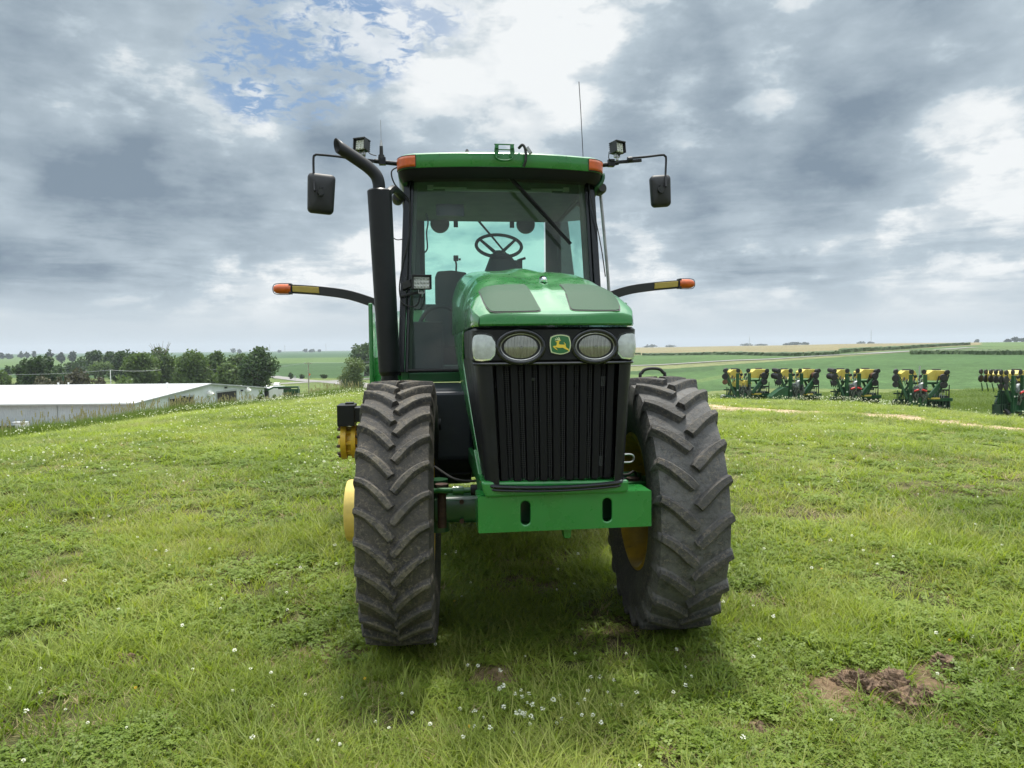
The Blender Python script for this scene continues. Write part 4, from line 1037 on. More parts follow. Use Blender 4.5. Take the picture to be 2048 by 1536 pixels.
# folding warning-lamp arms
for sg in (-1, 1):
    zs = (2.125,2.222,2.262,2.279,2.281) if sg < 0 else (2.165,2.262,2.302,2.322,2.328)
    xs = (1.02,1.31,1.57,1.80,1.87)
    P_ = spline([(sg*x, 2.6, z) for x, z in zip(xs, zs)], 5)
    b = MB(); hs = np.interp(np.linspace(0, 1, len(P_)), [0, 1], [.085, .078])
    vs_ = []
    for i, p in enumerate(P_):
        d = P_[min(i+1, len(P_)-1)]-P_[max(i-1, 0)]; d /= np.linalg.norm(d); nrm_ = np.array([-d[2], 0, d[0]])*(1 if sg > 0 else -1)
        vs_ += [tuple(p+nrm_*hs[i]/2+np.array([0,-.02,0])), tuple(p+nrm_*hs[i]/2+np.array([0,.02,0])), tuple(p-nrm_*hs[i]/2+np.array([0,.02,0])), tuple(p-nrm_*hs[i]/2+np.array([0,-.02,0]))]
    n = len(P_)
    b.add(vs_, [(i*4+j, i*4+(j+1) % 4, (i+1)*4+(j+1) % 4, (i+1)*4+j) for i in range(n-1) for j in range(4)] + [(3,2,1,0), tuple(range((n-1)*4, n*4))])
    ao = b.build('warning_arm', 'black_plastic', TR, bevel=.004)
    b = MB(); 
    z0_, z1_ = (2.2685,2.280) if sg < 0 else (2.308,2.326)
    pol = [(sg*1.585, z0_-.030), (sg*1.825, z1_-.026), (sg*1.828, z1_+.028), (sg*1.59, z0_+.028)]
    b.prism(pol, 2.572, 2.582); b.build('reflector', 'reflector', ao, bevel=.004)
    zc = 2.281 if sg < 0 else 2.330
    b = MB(); prof_ = [(0,.045),(.10,.045),(.135,.038),(.155,.022),(.160,.002)]
    b.lathe([(sg*(1.84+x), r) for x, r in prof_], 24, 'x', (0,2.6,zc)); o = b.build('warning_lamp', 'amber', ao, True)
    b = MB(); b.box((sg*1.845,2.6,zc),(.025,.07,.096)); b.tube([(sg*1.85,2.6,zc+.049),(sg*1.94,2.6,zc+.050),(sg*1.99,2.6,zc+.040),(sg*2.005,2.6,zc),(sg*1.99,2.6,zc-.04),(sg*1.94,2.6,zc-.05),(sg*1.85,2.6,zc-.049)], .0035, 5, sub=3)
    b.build('lamp_guard', 'black_plastic', ao)


# ================================================================== GROUND
az = np.concatenate([np.linspace(-180, -52, 26)[:-1], np.linspace(-52, 52, 521), np.linspace(52, 180, 26)[1:]])
dd = [0.25]
while dd[-1] < 5600: dd.append(dd[-1] * (1.022 if dd[-1] < 8 or dd[-1] > 900 else (1.016 if dd[-1] < 60 else 1.011)))
dd = np.array(dd)
A_, D_ = np.meshgrid(np.radians(az), dd)
ca = np.cos(np.clip(A_, -R(50), R(50)))
RR = D_ / ca
GX, GY = RR * np.sin(A_), RR * np.cos(A_)
GZ = terrain(GX, GY).reshape(GX.shape)
PXg, Dg = pxd(GX.ravel(), GY.ravel()); PXg = PXg.reshape(GX.shape); Dg = Dg.reshape(GX.shape)
def vnoise(x, y, s, seed=0):     # smooth value noise
    r = np.random.default_rng(seed); G = r.random((64, 64))
    u, v = x / s, y / s; i = np.floor(u).astype(int); j = np.floor(v).astype(int); fu, fv = u - i, v - j
    fu = fu*fu*(3-2*fu); fv = fv*fv*(3-2*fv); g = lambda a, b: G[a % 64, b % 64]
    return (g(i,j)*(1-fu)+g(i+1,j)*fu)*(1-fv)+(g(i,j+1)*(1-fu)+g(i+1,j+1)*fu)*fv
# bare earth on the mound: worn streaks and scrapes (image column, depth, half-width m across, half depth m)
BARE = []
for px, py, hx, hy, a in [(1480,819,90,2.6,1.),(1570,824,45,2.6,1.),(1430,813,30,2,1.),(1780,832,60,3.5,1.),(1735,829,25,2.5,.9),(1850,843,30,4,.8),(1940,850,60,5,1.),(2015,857,48,4,1.),(1640,826,28,2,.6),(1890,846,30,3,.8)]:
    _, D, _z = ground_hit(px, py, 8); BARE.append((px, D, hx/F*D, 2.6*hy*D*D/(F*H), a))
BARE += [(1780,3.55,.42,.20,1.),(1880,3.75,.16,.10,.8),(1700,3.3,.2,.09,.7),(1520,3.15,.16,.09,.8),(235,3.95,.14,.06,.9),(330,3.8,.12,.05,.6),(640,4.05,.3,.12,.7),(960,3.75,.30,.18,.8),(1050,5.2,.4,.18,.7),(1110,5.8,.5,.2,.6),
        (500,3.35,.14,.06,.6),(1620,3.45,.16,.08,.6),(1950,3.2,.25,.1,.6),(880,4.9,.3,.1,.4),(90,5.5,.5,.16,.45),(1570,4.6,.3,.12,.55),(200,6.6,.6,.16,.4),(700,3.2,.2,.08,.5),(1250,3.0,.2,.06,.4)]
def bare(x, y):
    f = np.zeros_like(x)
    wob = (vnoise(x, y, .35, 5)-.5)*1.0 + (vnoise(x, y, .09, 6)-.5)*.8
    for px, D, wx, wy, a in BARE:
        cx = (px-1024)/F*D
        q = ((x-cx)/wx)**2 + ((y-D)/wy)**2
        f = np.maximum(f, a*np.clip(1.25-q+wob*1.3, 0, 1))
    return f
X_, Y_ = GX.ravel(), GY.ravel(); Z_ = GZ.ravel(); px_, d_g = PXg.ravel(), Dg.ravel()
off = (H - Z_) / d_g * F; ypx = hor(px_) + off
n_a = vnoise(X_, Y_, 3.1, 1); n_b = vnoise(X_, Y_, .6, 2); n_c = vnoise(X_, Y_, 40, 3); n_d = vnoise(X_, Y_, 9, 4)
C3 = lambda *c: np.array(c, float)
col = np.tile(C3(.11,.155,.035), (len(X_), 1))
def blend(m, c): 
    global col
    m = np.clip(m, 0, 1)[:, None]; col = col*(1-m) + np.array(c)*m
blend((n_a*.5+n_b*.5-.35)*1.8, C3(.19,.215,.065))
blend((n_b-.40)*2.5*(d_g < 9), C3(.13,.10,.06))
bf = bare(X_, Y_); blend((d_g < 14)*np.clip((14-d_g)/6, 0, 1)*.65, C3(.070,.066,.030)); blend(bf*(d_g < 60), C3(.30,.21,.13)); blend(bf*(d_g < 60)*(d_g > 12), C3(.46,.34,.23)); blend(bf*(d_g < 8)*n_b*1.3, C3(.10,.065,.04))
far = d_g > 48
L_ = far & (px_ < 1024); R_ = far & (px_ >= 1024)
col[L_] = C3(.11,.145,.045) + (n_d[L_, None]-.5)*C3(.05,.04,.02)
col[R_] = C3(.13,.16,.055) + (n_d[R_, None]-.5)*C3(.06,.04,.03)
def band(sel, top, bot, c, jit=.0):
    m = sel & (ypx >= top) & (ypx < bot); col[m] = c; return m
gL = np.interp
yard = L_ & (px_ < 300) & (d_g < 118) & (d_g > 85); col[yard] = C3(.32,.27,.20)
m = L_ & (d_g > 290) & (ypx < 756); col[m] = C3(.045,.085,.030)
m = L_ & (ypx < gL(px_, [0,560,740], [735,727,724])) & (d_g > 290); col[m] = C3(.085,.135,.042)
m = L_ & (ypx < gL(px_, [0,560,700,1024], [713,716.5,714.5,713])) & (d_g > 290); col[m] = C3(.050,.095,.045)
m = L_ & (ypx < gL(px_, [0,560,740], [709.5,708,706])) & (d_g > 600); col[m] = C3(.055,.10,.05)
soyb = gL(px_, [1024,1270,1420,1500,1750,2048,2300], [830,810,783,777,778,779,780])
road = gL(px_, [1024,1270,1400,1600,1800,1960,2048,2300], [746,732,725.5,715,704,694,690,681])
m = R_ & (ypx < soyb); col[m] = C3(.062,.112,.040) + (n_c[m, None]-.5)*C3(.02,.03,.01)
# lighter swales through the beans
sw = R_ & (ypx < soyb) & (np.abs(ypx - gL(px_, [1270,1400,1450,1560,1700], [752,762,752,741,738])) < 3.5) & (px_ < 1600); col[sw] = C3(.095,.145,.05)
dk = R_ & (ypx < 752) & (ypx > 733) & (px_ < 1430) & (ypx < gL(px_, [1270,1430], [749,741])); col[dk] = C3(.05,.09,.035)
verge = gL(px_, [1270,1400,1560,1800,2048], [10,8,5,1.5,1]); m = R_ & (ypx < road+verge); col[m] = C3(.15,.165,.075)
m = R_ & (ypx < road); col[m] = C3(.07,.12,.042)
cornt = gL(px_, [1024,1290,1450,1600,1750,1850,1960,2048], [709,708,706,707,701,694,688,686])
m = R_ & (ypx < cornt+2); col[m] = C3(.20,.175,.095) + (n_c[m, None]-.5)*C3(.03,.03,.02)
m = R_ & (px_ > 1880) & (ypx > road) & (ypx < 708); col[m] = C3(.095,.14,.055)
m = R_ & (px_ > 1960) & (ypx < 692); col[m] = C3(.10,.15,.06)
nr_, nc_ = GX.shape
me = bpy.data.meshes.new('ground')
verts = np.stack([X_, Y_, Z_], 1)
verts = np.vstack([verts, [[0, 0, float(terrain(0., .01)[0])]]])
idx = np.arange(nr_*nc_).reshape(nr_, nc_)
q = np.stack([idx[:-1, :-1], idx[:-1, 1:], idx[1:, 1:], idx[1:, :-1]], -1).reshape(-1, 4)[:, ::-1]
me.vertices.add(len(verts)); me.vertices.foreach_set('co', verts.ravel())
nf = len(q); cen = [(int(idx[0, i+1]), int(idx[0, i]), nr_*nc_) for i in range(nc_-1)]
loops = np.concatenate([q.ravel(), np.array(cen).ravel()])
me.loops.add(len(loops)); me.loops.foreach_set('vertex_index', loops)
ls = np.concatenate([np.arange(nf)*4, nf*4+np.arange(len(cen))*3])
me.polygons.add(nf+len(cen)); me.polygons.foreach_set('loop_start', ls)
me.update(calc_edges=True); me.validate()
me.polygons.foreach_set('use_smooth', [True]*len(me.polygons))
ca_ = me.color_attributes.new('cover', 'FLOAT_COLOR', 'POINT')
cc = np.ones((len(verts), 4)); cc[:-1, :3] = np.clip(col, 0, 1); cc[-1, :3] = (.1,.14,.03); ca_.data.foreach_set('color', cc.ravel())
gr = bpy.data.objects.new('ground', me); COL.objects.link(gr); tag(gr, kind='structure')
m = bpy.data.materials.new('ground_cover'); m.use_nodes = True; n = NT(m.node_tree); b = n.n['Principled BSDF']
ac = n.new('ShaderNodeAttribute', attribute_name='cover'); geo = n.new('ShaderNodeNewGeometry').outputs['Position']
dist = n.vmath('DOT_PRODUCT', geo, (0, 1, 0))
f1 = n.maprange(n.noise(geo, 9, 6, .65), .3, .7, .62, 1.38); f2 = n.maprange(n.noise(geo, .35, 5, .6), .3, .7, .82, 1.18); f3 = n.maprange(n.noise(geo, 1.6, 6, .7), .3, .7, .75, 1.25)
f4 = n.maprange(n.noise(geo, .022, 4, .6), .3, .7, .90, 1.10)
c = n.vmath('SCALE', ac.outputs['Color'], n.math('MULTIPLY', n.math('MULTIPLY', f1, f2), n.math('MULTIPLY', f3, f4)))
n.put(b.inputs['Base Color'], c); b.inputs['Roughness'].default_value = .95; b.inputs['Specular IOR Level'].default_value = .1
bp = n.new('ShaderNodeBump'); bp.inputs['Strength'].default_value = .9; bp.inputs['Distance'].default_value = .03
n.put(bp.inputs['Height'], n.noise(geo, 14, 8, .7)); n.l.new(bp.outputs[0], b.inputs['Normal'])
me.materials.append(m)

# ================================================================== ground cover instancing
PROT = bpy.data.collections.new('ground_cover_sources')
def blade(V_, F_, x, y, h, w_, lean, az_, curl, seg=3, twist=0.):
    o = len(V_); ux, uy = math.cos(az_), math.sin(az_); px_2, py_2 = -math.sin(az_+twist), math.cos(az_+twist)
    for k in range(seg+1):
        t = k/seg; ww = w_*(1-t**1.6)*.5 if k < seg else 0
        r_ = lean*t + curl*t*t; z = h*(t - .35*curl/h*t*t*.5) if h else 0
        z = h*math.sin(min(1.45, t*1.35))/math.sin(1.35) if curl > h*.6 else h*t
        cx, cy = x+ux*r_, y+uy*r_
        if k < seg: V_ += [(cx-px_2*ww, cy-py_2*ww, z), (cx+px_2*ww, cy+py_2*ww, z)]
        else: V_ += [(cx, cy, z)]
    for k in range(seg-1): F_.append((o+2*k, o+2*k+1, o+2*k+3, o+2*k+2))
    F_.append((o+2*(seg-1), o+2*(seg-1)+1, o+2*seg))
def proto(name, V_, F_, mname, fm=None, mats=None):
    me = bpy.data.meshes.new(name); me.from_pydata(V_, [], F_); 
    for k in (mats or [mname]): me.materials.append(MATS[k])
    if fm: me.polygons.foreach_set('material_index', fm)
    return me
def tuft(n_, rad, h0, h1, w_, lean, curl, seg=3):
    V_, F_ = [], []
    for i in range(n_):
        a = random.uniform(0, 6.283); r_ = rad*random.random()**.6; h = random.uniform(h0, h1)
        blade(V_, F_, r_*math.cos(a), r_*math.sin(a), h, w_*random.uniform(.6, 1.3), random.uniform(0, lean)*h, a+random.uniform(-1.2, 1.2), random.uniform(0, curl)*h, seg, random.uniform(-.6, .6))
    return V_, F_
def clover_patch(n_, rad, hh):
    V_, F_ = [], []
    for i in range(n_):
        a = random.uniform(0, 6.283); r_ = rad*random.random()**.5; cx, cy = r_*math.cos(a), r_*math.sin(a); z = hh*random.uniform(.4, 1); s = random.uniform(.008, .014); t0 = random.uniform(0, 6.283)
        nx, ny = random.uniform(-.35,.35), random.uniform(-.35,.35)
        for k in range(3):
            t = t0+k*2.094; o = len(V_)
            for (rr, tt) in ((0,0),(s,-.62),(s*1.55,0),(s,.62)):
                dx, dy = rr*math.cos(t+tt), rr*math.sin(t+tt); V_.append((cx+dx, cy+dy, z+dx*nx+dy*ny+.002))
            F_.append((o,o+1,o+2,o+3))
    return V_, F_
def broad(n_, L, w_):
    V_, F_ = [], []
    for i in range(n_):
        a = 6.283*i/n_+random.uniform(-.3,.3); l = L*random.uniform(.6,1.1); blade(V_, F_, 0, 0, l*random.uniform(.25,.6), w_, .5*l, a, .5*l, 4)
    return V_, F_
def gn_scatter(name, pts, rots, scl, ids, protos, label=None):
    cl_ = bpy.data.collections.new(name+'_kinds')
    for i, me in enumerate(protos):
        o = bpy.data.objects.new('%s_kind_%02d' % (name, i), me); cl_.objects.link(o)
    me = bpy.data.meshes.new(name); me.vertices.add(len(pts)); me.vertices.foreach_set('co', np.asarray(pts, np.float32).ravel())
    a = me.attributes.new('rot', 'FLOAT_VECTOR', 'POINT'); a.data.foreach_set('vector', np.asarray(rots, np.float32).ravel())
    a = me.attributes.new('scl', 'FLOAT_VECTOR', 'POINT'); a.data.foreach_set('vector', np.asarray(scl, np.float32).ravel())
    a = me.attributes.new('kid', 'INT', 'POINT'); a.data.foreach_set('value', np.asarray(ids, np.int32))
    ob = bpy.data.objects.new(name, me); COL.objects.link(ob)
    g = bpy.data.node_groups.new(name+'_nodes', 'GeometryNodeTree')
    g.interface.new_socket('Geometry', in_out='INPUT', socket_type='NodeSocketGeometry'); g.interface.new_socket('Geometry', in_out='OUTPUT', socket_type='NodeSocketGeometry')
    gi, go = g.nodes.new('NodeGroupInput'), g.nodes.new('NodeGroupOutput')
    ip = g.nodes.new('GeometryNodeInstanceOnPoints'); ci = g.nodes.new('GeometryNodeCollectionInfo'); ci.inputs['Collection'].default_value = cl_
    ci.inputs['Separate Children'].default_value = True; ci.inputs['Reset Children'].default_value = True
    def na(nm, dt):
        q = g.nodes.new('GeometryNodeInputNamedAttribute'); q.data_type = dt; q.inputs['Name'].default_value = nm
        return [o_ for o_ in q.outputs if o_.enabled and o_.name == 'Attribute'][0]
    e2r = g.nodes.new('FunctionNodeEulerToRotation'); L = g.links
    L.new(gi.outputs[0], ip.inputs['Points']); L.new(ci.outputs[0], ip.inputs['Instance']); ip.inputs['Pick Instance'].default_value = True
    L.new(na('kid', 'INT'), ip.inputs['Instance Index']); L.new(na('rot', 'FLOAT_VECTOR'), e2r.inputs[0]); L.new(e2r.outputs[0], ip.inputs['Rotation']); L.new(na('scl', 'FLOAT_VECTOR'), ip.inputs['Scale'])
    L.new(ip.outputs[0], go.inputs[0])
    md = ob.modifiers.new('scatter', 'NODES'); md.node_group = g
    return ob
NS = 1.0
def sample_wedge(n_, d0, d1, p, amax=R(46)):      # density falls as d^-p
    e = 2-p; u = rng.random(n_)
    d = (d0**e+(d1**e-d0**e)*u)**(1/e); a = rng.uniform(-amax, amax, n_)
    r = d/np.cos(a)*1.0
    return r*np.sin(a), r*np.cos(a)
# --- meadow grass
protos = []
for i in range(4): protos.append(proto('grass', *tuft(17, .08, .025, .07, .0066, 1.3, 1.3), 'grass_blade'))
for i in range(2): protos.append(proto('grass', *tuft(11, .04, .05, .12, .0072, .9, 1.1, 4), 'grass_blade'))
for i in range(2): protos.append(proto('grass', *tuft(15, .10, .015, .05, .0075, 1.2, 1.2), 'grass_blade'))
protos.append(proto('grass', *tuft(24, .11, .004, .03, .0050, 3.5, 2.0), 'dry_blade'))
for i in range(2): protos.append(proto('grass', *clover_patch(34, .085, .045), 'clover_leaf'))
protos.append(proto('grass', *broad(9, .085, .022), 'clover_leaf'))
N1 = int(92000*NS)
x, y = sample_wedge(N1, 1.35, 48, 1.35)
x2, y2 = sample_wedge(int(26000*NS), 2.2, 7, .6); x3, y3 = sample_wedge(20000, .6, 9, .9, R(64)); o3 = (np.abs(np.arctan2(x3, y3)) > R(44)) | (y3 < 1.6); x3, y3 = x3[o3], y3[o3]
x = np.concatenate([x, x2, x3]); y = np.concatenate([y, y2, y3])
d = y
nb = vnoise(x, y, .55, 11)*.6 + vnoise(x, y, .16, 12)*.4; nb2 = vnoise(x, y, 1.3, 13)
keep = (rng.random(len(x)) < np.clip(1.25-1.35*bare(x, y), 0.02, 1)) & (rng.random(len(x)) < np.clip(3.6*(nb-.24), .22, 1) + (d > 9)*.45)
# wheels press the turf flat
for cx, cy in ((-.645,4.32-.09),(.90,4.42)):
    keep &= ~((np.abs(x-cx) < .16) & (np.abs(y-cy) < .17))
x, y, nb, nb2, d = x[keep], y[keep], nb[keep], nb2[keep], d[keep]
ids = rng.integers(0, 8, len(x))
u = rng.random(len(x)); ncl = vnoise(x, y, .9, 21)
ids = np.where((u < .22) & (ncl > .42), rng.integers(9, 11, len(x)), ids)
ids = np.where((u > .925), 11, ids); nd = vnoise(x, y, .7, 31)
ids = np.where((u > .6) & (u < .60+.34*np.clip((nd-.25)*1.6, 0, 1)), 8, ids)
ids = np.where((d > 14) & (ids >= 6), rng.integers(0, 6, len(x)), ids)
s = (np.maximum(d, 3)/4)**.42*rng.uniform(.65, 1.25, len(x))*(.7+.6*nb2)
sh = s*np.minimum(1, (7/np.maximum(d, 7))**.80)
z = terrain(x, y)-.004
rots = np.stack([rng.normal(0, .12, len(x)), rng.normal(0, .12, len(x)), rng.uniform(0, 6.283, len(x))], 1)
go_ = gn_scatter('grass', np.stack([x, y, z], 1), rots, np.stack([s, s, sh], 1), ids, protos); tag(go_, kind='stuff', label='short mown meadow grass with clover leaves and dry stems', cat='grass')
# --- clover blossoms
def blossom(h, r_, mname):
    V_, F_, fm = [], [], []
    blade(V_, F_, 0, 0, h, .003, .1*h, random.uniform(0, 6), 0, 2); fm = [1]*len(F_)
    for i in range(34):
        ph = random.uniform(0, 6.283); th = math.acos(random.uniform(-.7, 1)); dx, dy, dz = math.sin(th)*math.cos(ph), math.sin(th)*math.sin(ph), math.cos(th)
        o = len(V_); c = (.1*h*.8+dx*r_*.45, dy*r_*.45, h+dz*r_*.45); t = (.1*h*.8+dx*r_, dy*r_, h+dz*r_*.9); wv_ = r_*.16
        V_ += [(c[0]-dy*wv_, c[1]+dx*wv_, c[2]), (c[0]+dy*wv_, c[1]-dx*wv_, c[2]), (t[0]+dy*wv_, t[1]-dx*wv_, t[2]), (t[0]-dy*wv_, t[1]+dx*wv_, t[2])]; F_.append((o,o+1,o+2,o+3)); fm.append(0)
    return proto('blossom', V_, F_, None, fm, [mname, 'grass_blade'])
bl = [blossom(.085, .010, 'petal_white'), blossom(.065, .009, 'petal_white'), blossom(.10, .011, 'petal_white')]
x, y = sample_wedge(42000, 2.3, 45, .35); px, d = pxd(x, y)
w_l = vnoise(x, y, 2.2, 41)*.55+vnoise(x, y, .7, 42)*.45
dens = np.where(px < 900, .42, .08)*np.clip((w_l-.36)*4.5, 0, 1)**1.3*np.clip(d/9, .06, 1)
dens = np.where((px > 1350) & (d > 12), .30*np.clip((w_l-.4)*3, 0, 1), dens)
keep = (rng.random(len(x)) < dens) & (bare(x, y) < .3); x, y, d = x[keep], y[keep], d[keep]
xs_, ys_ = rng.normal(.05, .32, 46), rng.normal(3.28, .12, 46)       # the cluster just in front of the tractor
xe, ye = sample_wedge(110, 2.35, 6, .2)
x = np.concatenate([x, xs_, xe]); y = np.concatenate([y, ys_, ye]); d = y
s = (np.maximum(d, 3)/3.4)**.36*rng.uniform(.7, 1.2, len(x)); z = terrain(x, y)+np.clip((d-6)*.004, 0, .05)
fl = gn_scatter('clover_blossoms', np.stack([x, y, z], 1), np.stack([rng.normal(0, .15, len(x)), rng.normal(0, .15, len(x)), rng.uniform(0, 6.283, len(x))], 1), np.stack([s, s, s], 1), rng.integers(0, 3, len(x)), bl)
tag(fl, kind='stuff', label='small white clover blossoms scattered through the grass', cat='clover')
x, y = sample_wedge(26, 2.4, 6.5, .3); z = terrain(x, y)
fy = gn_scatter('yellow_blossoms', np.stack([x, y, z], 1), np.zeros((26, 3)), np.full((26, 3), .85), np.zeros(26, int), [blossom(.07, .009, 'petal_yellow')]); tag(fy, kind='stuff', label='few tiny yellow flowers dotted in the near grass', cat='flowers')
# --- rank weeds along the left shoulder of the mound and in the dip on the right
def weed(n_, rad, h0, h1, seeds):
    V_, F_ = tuft(n_, rad, h0, h1, .016, .35, .35); fm = [0]*len(F_)
    for i in range(seeds):
        a = random.uniform(0, 6.283); r_ = rad*random.random(); h = h1*random.uniform(1.0, 1.35); xx, yy = r_*math.cos(a), r_*math.sin(a); L0 = len(F_)
        ln = random.uniform(0, .25)*h
        blade(V_, F_, xx, yy, h, .008, ln, a, 0, 2); fm += [1]*(len(F_)-L0); L0 = len(F_)
        for k in range(5):
            hh = h*(.80+.045*k); rr = ln*hh/h; o = len(V_); cx, cy = xx+rr*math.cos(a), yy+rr*math.sin(a); q = random.uniform(0, 3.14)
            V_ += [(cx-.02*math.cos(q), cy-.02*math.sin(q), hh), (cx, cy, hh-.03), (cx+.02*math.cos(q), cy+.02*math.sin(q), hh), (cx, cy, hh+.05)]; F_.append((o,o+1,o+2,o+3)); fm.append(1)
    return proto('weed', V_, F_, None, fm, ['weed_blade', 'seed_head'])
wd = [weed(60, .30, .30, .6, 1), weed(64, .32, .25, .5, 0), weed(50, .28, .3, .62, 3), weed(60, .34, .2, .45, 0)]
px = rng.uniform(-260, 800, 3400); m = np.interp(px, PXM, MM); dc = 1.35*1.715/m
t = rng.random(len(px)); D = dc*(1.02+.42*t); X = (px-1024)/F*D; Z = terrain(X, D)
s = rng.uniform(.65, 1.15, len(px))*np.interp(px, [-260,0,100,300,500,540,610,640,700,800], [1.,.8,.85,.85,.85,.6,.6,1.,1.1,.9])*(.65+.7*vnoise(X, D, 3., 51))
wl_ = gn_scatter('tall_weeds', np.stack([X, D, Z-.03], 1), np.stack([rng.normal(0,.06,len(px)), rng.normal(0,.06,len(px)), rng.uniform(0,6.283,len(px))], 1), np.stack([s,s,s], 1), np.where(rng.random(len(px)) < .2, 2, np.where(rng.random(len(px)) < .5, 1, 3)), wd)
tag(wl_, kind='stuff', label='tall rough weeds with tan seed heads along the shoulder of the mound', cat='weeds')
px = np.concatenate([rng.uniform(1250, 2200, 2200), rng.uniform(1800, 2200, 1400), rng.uniform(480, 860, 2600)]); D = np.concatenate([rng.uniform(66, 108, 3600), rng.uniform(70, 210, 2600)])
X = (px-1024)/F*D; Z = terrain(X, D); s = rng.uniform(.8, 1.9, len(px))*(.5+1.0*vnoise(X, D, 8., 61))
w2 = gn_scatter('rough_meadow', np.stack([X, D, Z-.05], 1), np.stack([np.zeros(len(px)), np.zeros(len(px)), rng.uniform(0,6.283,len(px))], 1), np.stack([s*1.6,s*1.6,s*.8], 1), np.where(rng.random(len(px)) < .5, 1, 3), wd)
tag(w2, kind='stuff', label='rough unmown meadow in the dip below the mound', cat='meadow')

# --- clods of earth
def clod(px, D, L, W, Hh, seed, label, group=None):
    r = np.random.default_rng(seed); b = MB()
    def fn(u, v):
        a = 2*math.pi*u; q = v*math.pi/2
        rad = math.cos(q); k = 1+.20*math.sin(2*a+seed)+.12*math.sin(3*a+2*seed+2*q)+.05*math.sin(7*a+9*q)
        return (L*rad*k*math.cos(a), W*rad*k*math.sin(a), Hh*math.sin(q)*(1+.18*math.sin(2*a+q*3+seed)))
    b.grid(fn, 60, 18)
    X, Y, Z = at(px, D); o = b.build('earth_clod', 'clod_soil', None, True, loc=(X, Y, Z-.012)); tag(o, label, 'clod', group)
    o.rotation_euler = (0, 0, seed*1.3)
    d = o.modifiers.new('s', 'SUBSURF'); d.levels = 2; d.render_levels = 2
    tx = bpy.data.textures.get('clod') or bpy.data.textures.new('clod', 'CLOUDS'); tx.noise_scale = .028; tx.noise_depth = 3; tx.noise_type = 'HARD_NOISE'
    dm = o.modifiers.new('d', 'DISPLACE'); dm.texture = tx; dm.strength = .06; dm.mid_level = .18; dm.texture_coords = 'LOCAL'
mat('clod_soil', (.24,.16,.10), .95, color2=(.10,.065,.042), vscale=16, bump=.7, bscale=70)
CL = [(1800,3.50,.15,.075,.085,1,'largest brown clod of turned earth in the grass at lower right'),(1722,3.58,.09,.07,.065,2,'crumbly brown clod just left of the largest one'),
      (1862,3.42,.09,.05,.05,3,'low brown clod just right of the largest one'),(1898,3.74,.06,.04,.07,4,'upright brown clod furthest right in the grass'),(1690,3.6,.05,.03,.02,5,'small flat clod at the left end of the turned earth'),
      (1530,3.13,.07,.03,.02,6,'dark clod in the grass near the bottom edge, right of centre'),(245,3.98,.085,.018,.025,7,'pale sandy slab in the grass at lower left'),(215,3.86,.10,.016,.015,8,'thin pale sandy slab in front of another at lower left')]
for c in CL: clod(*c, group='clods of turned earth')

# ================================================================== roads
def ribbon(name, pts, w_, m, lift=.06, kind='structure', cross=6):
    P_ = []
    for px, py in pts: P_.append(ground_hit(px, py))
    P_ = spline([(p[0], p[1], 0) for p in P_], 10)
    V_ = []
    for i, p in enumerate(P_):
        t = P_[min(i+1, len(P_)-1)]-P_[max(i-1, 0)]; t = t/np.linalg.norm(t); nx_, ny_ = -t[1], t[0]
        for k in range(cross+1):
            q = (k/cross-.5)*w_*(1+.05*math.sin(i*1.7)); X, Y = p[0]+nx_*q, p[1]+ny_*q; V_.append((X, Y, T(X, Y)+lift))
    c1 = cross+1
    o = make(name, V_, [(i*c1+k, i*c1+k+1, (i+1)*c1+k+1, (i+1)*c1+k) for i in range(len(P_)-1) for k in range(cross)], m, smooth=True); return tag(o, kind=kind)
ribbon('gravel_road', [(430,770),(540,768.5),(605,765),(650,763.5),(690,766),(725,772),(760,781)], 9, 'road_gravel', .10)
ribbon('side_road', [(540,753),(575,757.5),(612,762),(650,763),(700,760),(745,758),(800,757)], 8, 'road_gravel', .18)
ribbon('country_road', [(1180,736.5),(1270,732),(1400,725.5),(1600,715),(1720,708.5),(1800,704),(1880,699.5),(1950,695)], 7, 'road_gravel', .22)

# corn strips (standing crop)
def corn(pts, depth, h, seed, label):
    P_ = [ground_hit(px, py, 120) for px, py in pts]; P_ = spline([(p[0], p[1], 0) for p in P_], 26); r = np.random.default_rng(seed); V_, F_ = [], []
    for i, p in enumerate(P_):
        d = np.array([p[0], p[1]]); d = d/np.linalg.norm(d)
        for k, (q, hh) in enumerate(((0,0),(0.2,.8),(1,1),(depth*.5,1.02),(depth,1),(depth+.2,0))):
            X, Y = p[0]+d[0]*q, p[1]+d[1]*q; V_.append((X+r.normal(0,.3), Y+r.normal(0,.3), T(X, Y)+h*hh*(1+r.normal(0,.06))-(.1 if hh == 0 else 0)))
    o = make('corn_rows', V_, [(i*6+k, i*6+k+1, (i+1)*6+k+1, (i+1)*6+k) for i in range(len(P_)-1) for k in range(5)], 'corn_leaf'); tag(o, kind='stuff', label=label, cat='corn')
corn([(1285,711),(1400,710),(1500,710.5),(1600,712),(1680,709)], 14, 1.5, 1, 'dark strip of standing corn between the road and the tan field')
corn([(1680,706.5),(1780,700.5),(1860,694.5),(1940,690)], 24, 1.7, 2, 'strip of standing corn running up the hill beside the road')
corn([(1820,709),(1900,708.5),(1980,709.5),(2060,710),(2160,711)], 10, 1.6, 3, 'strip of standing corn below the road at the far right')
corn([(1240,709),(1262,709),(1282,709.5)], 14, 1.4, 4, 'short block of standing corn beside the tractor hood')

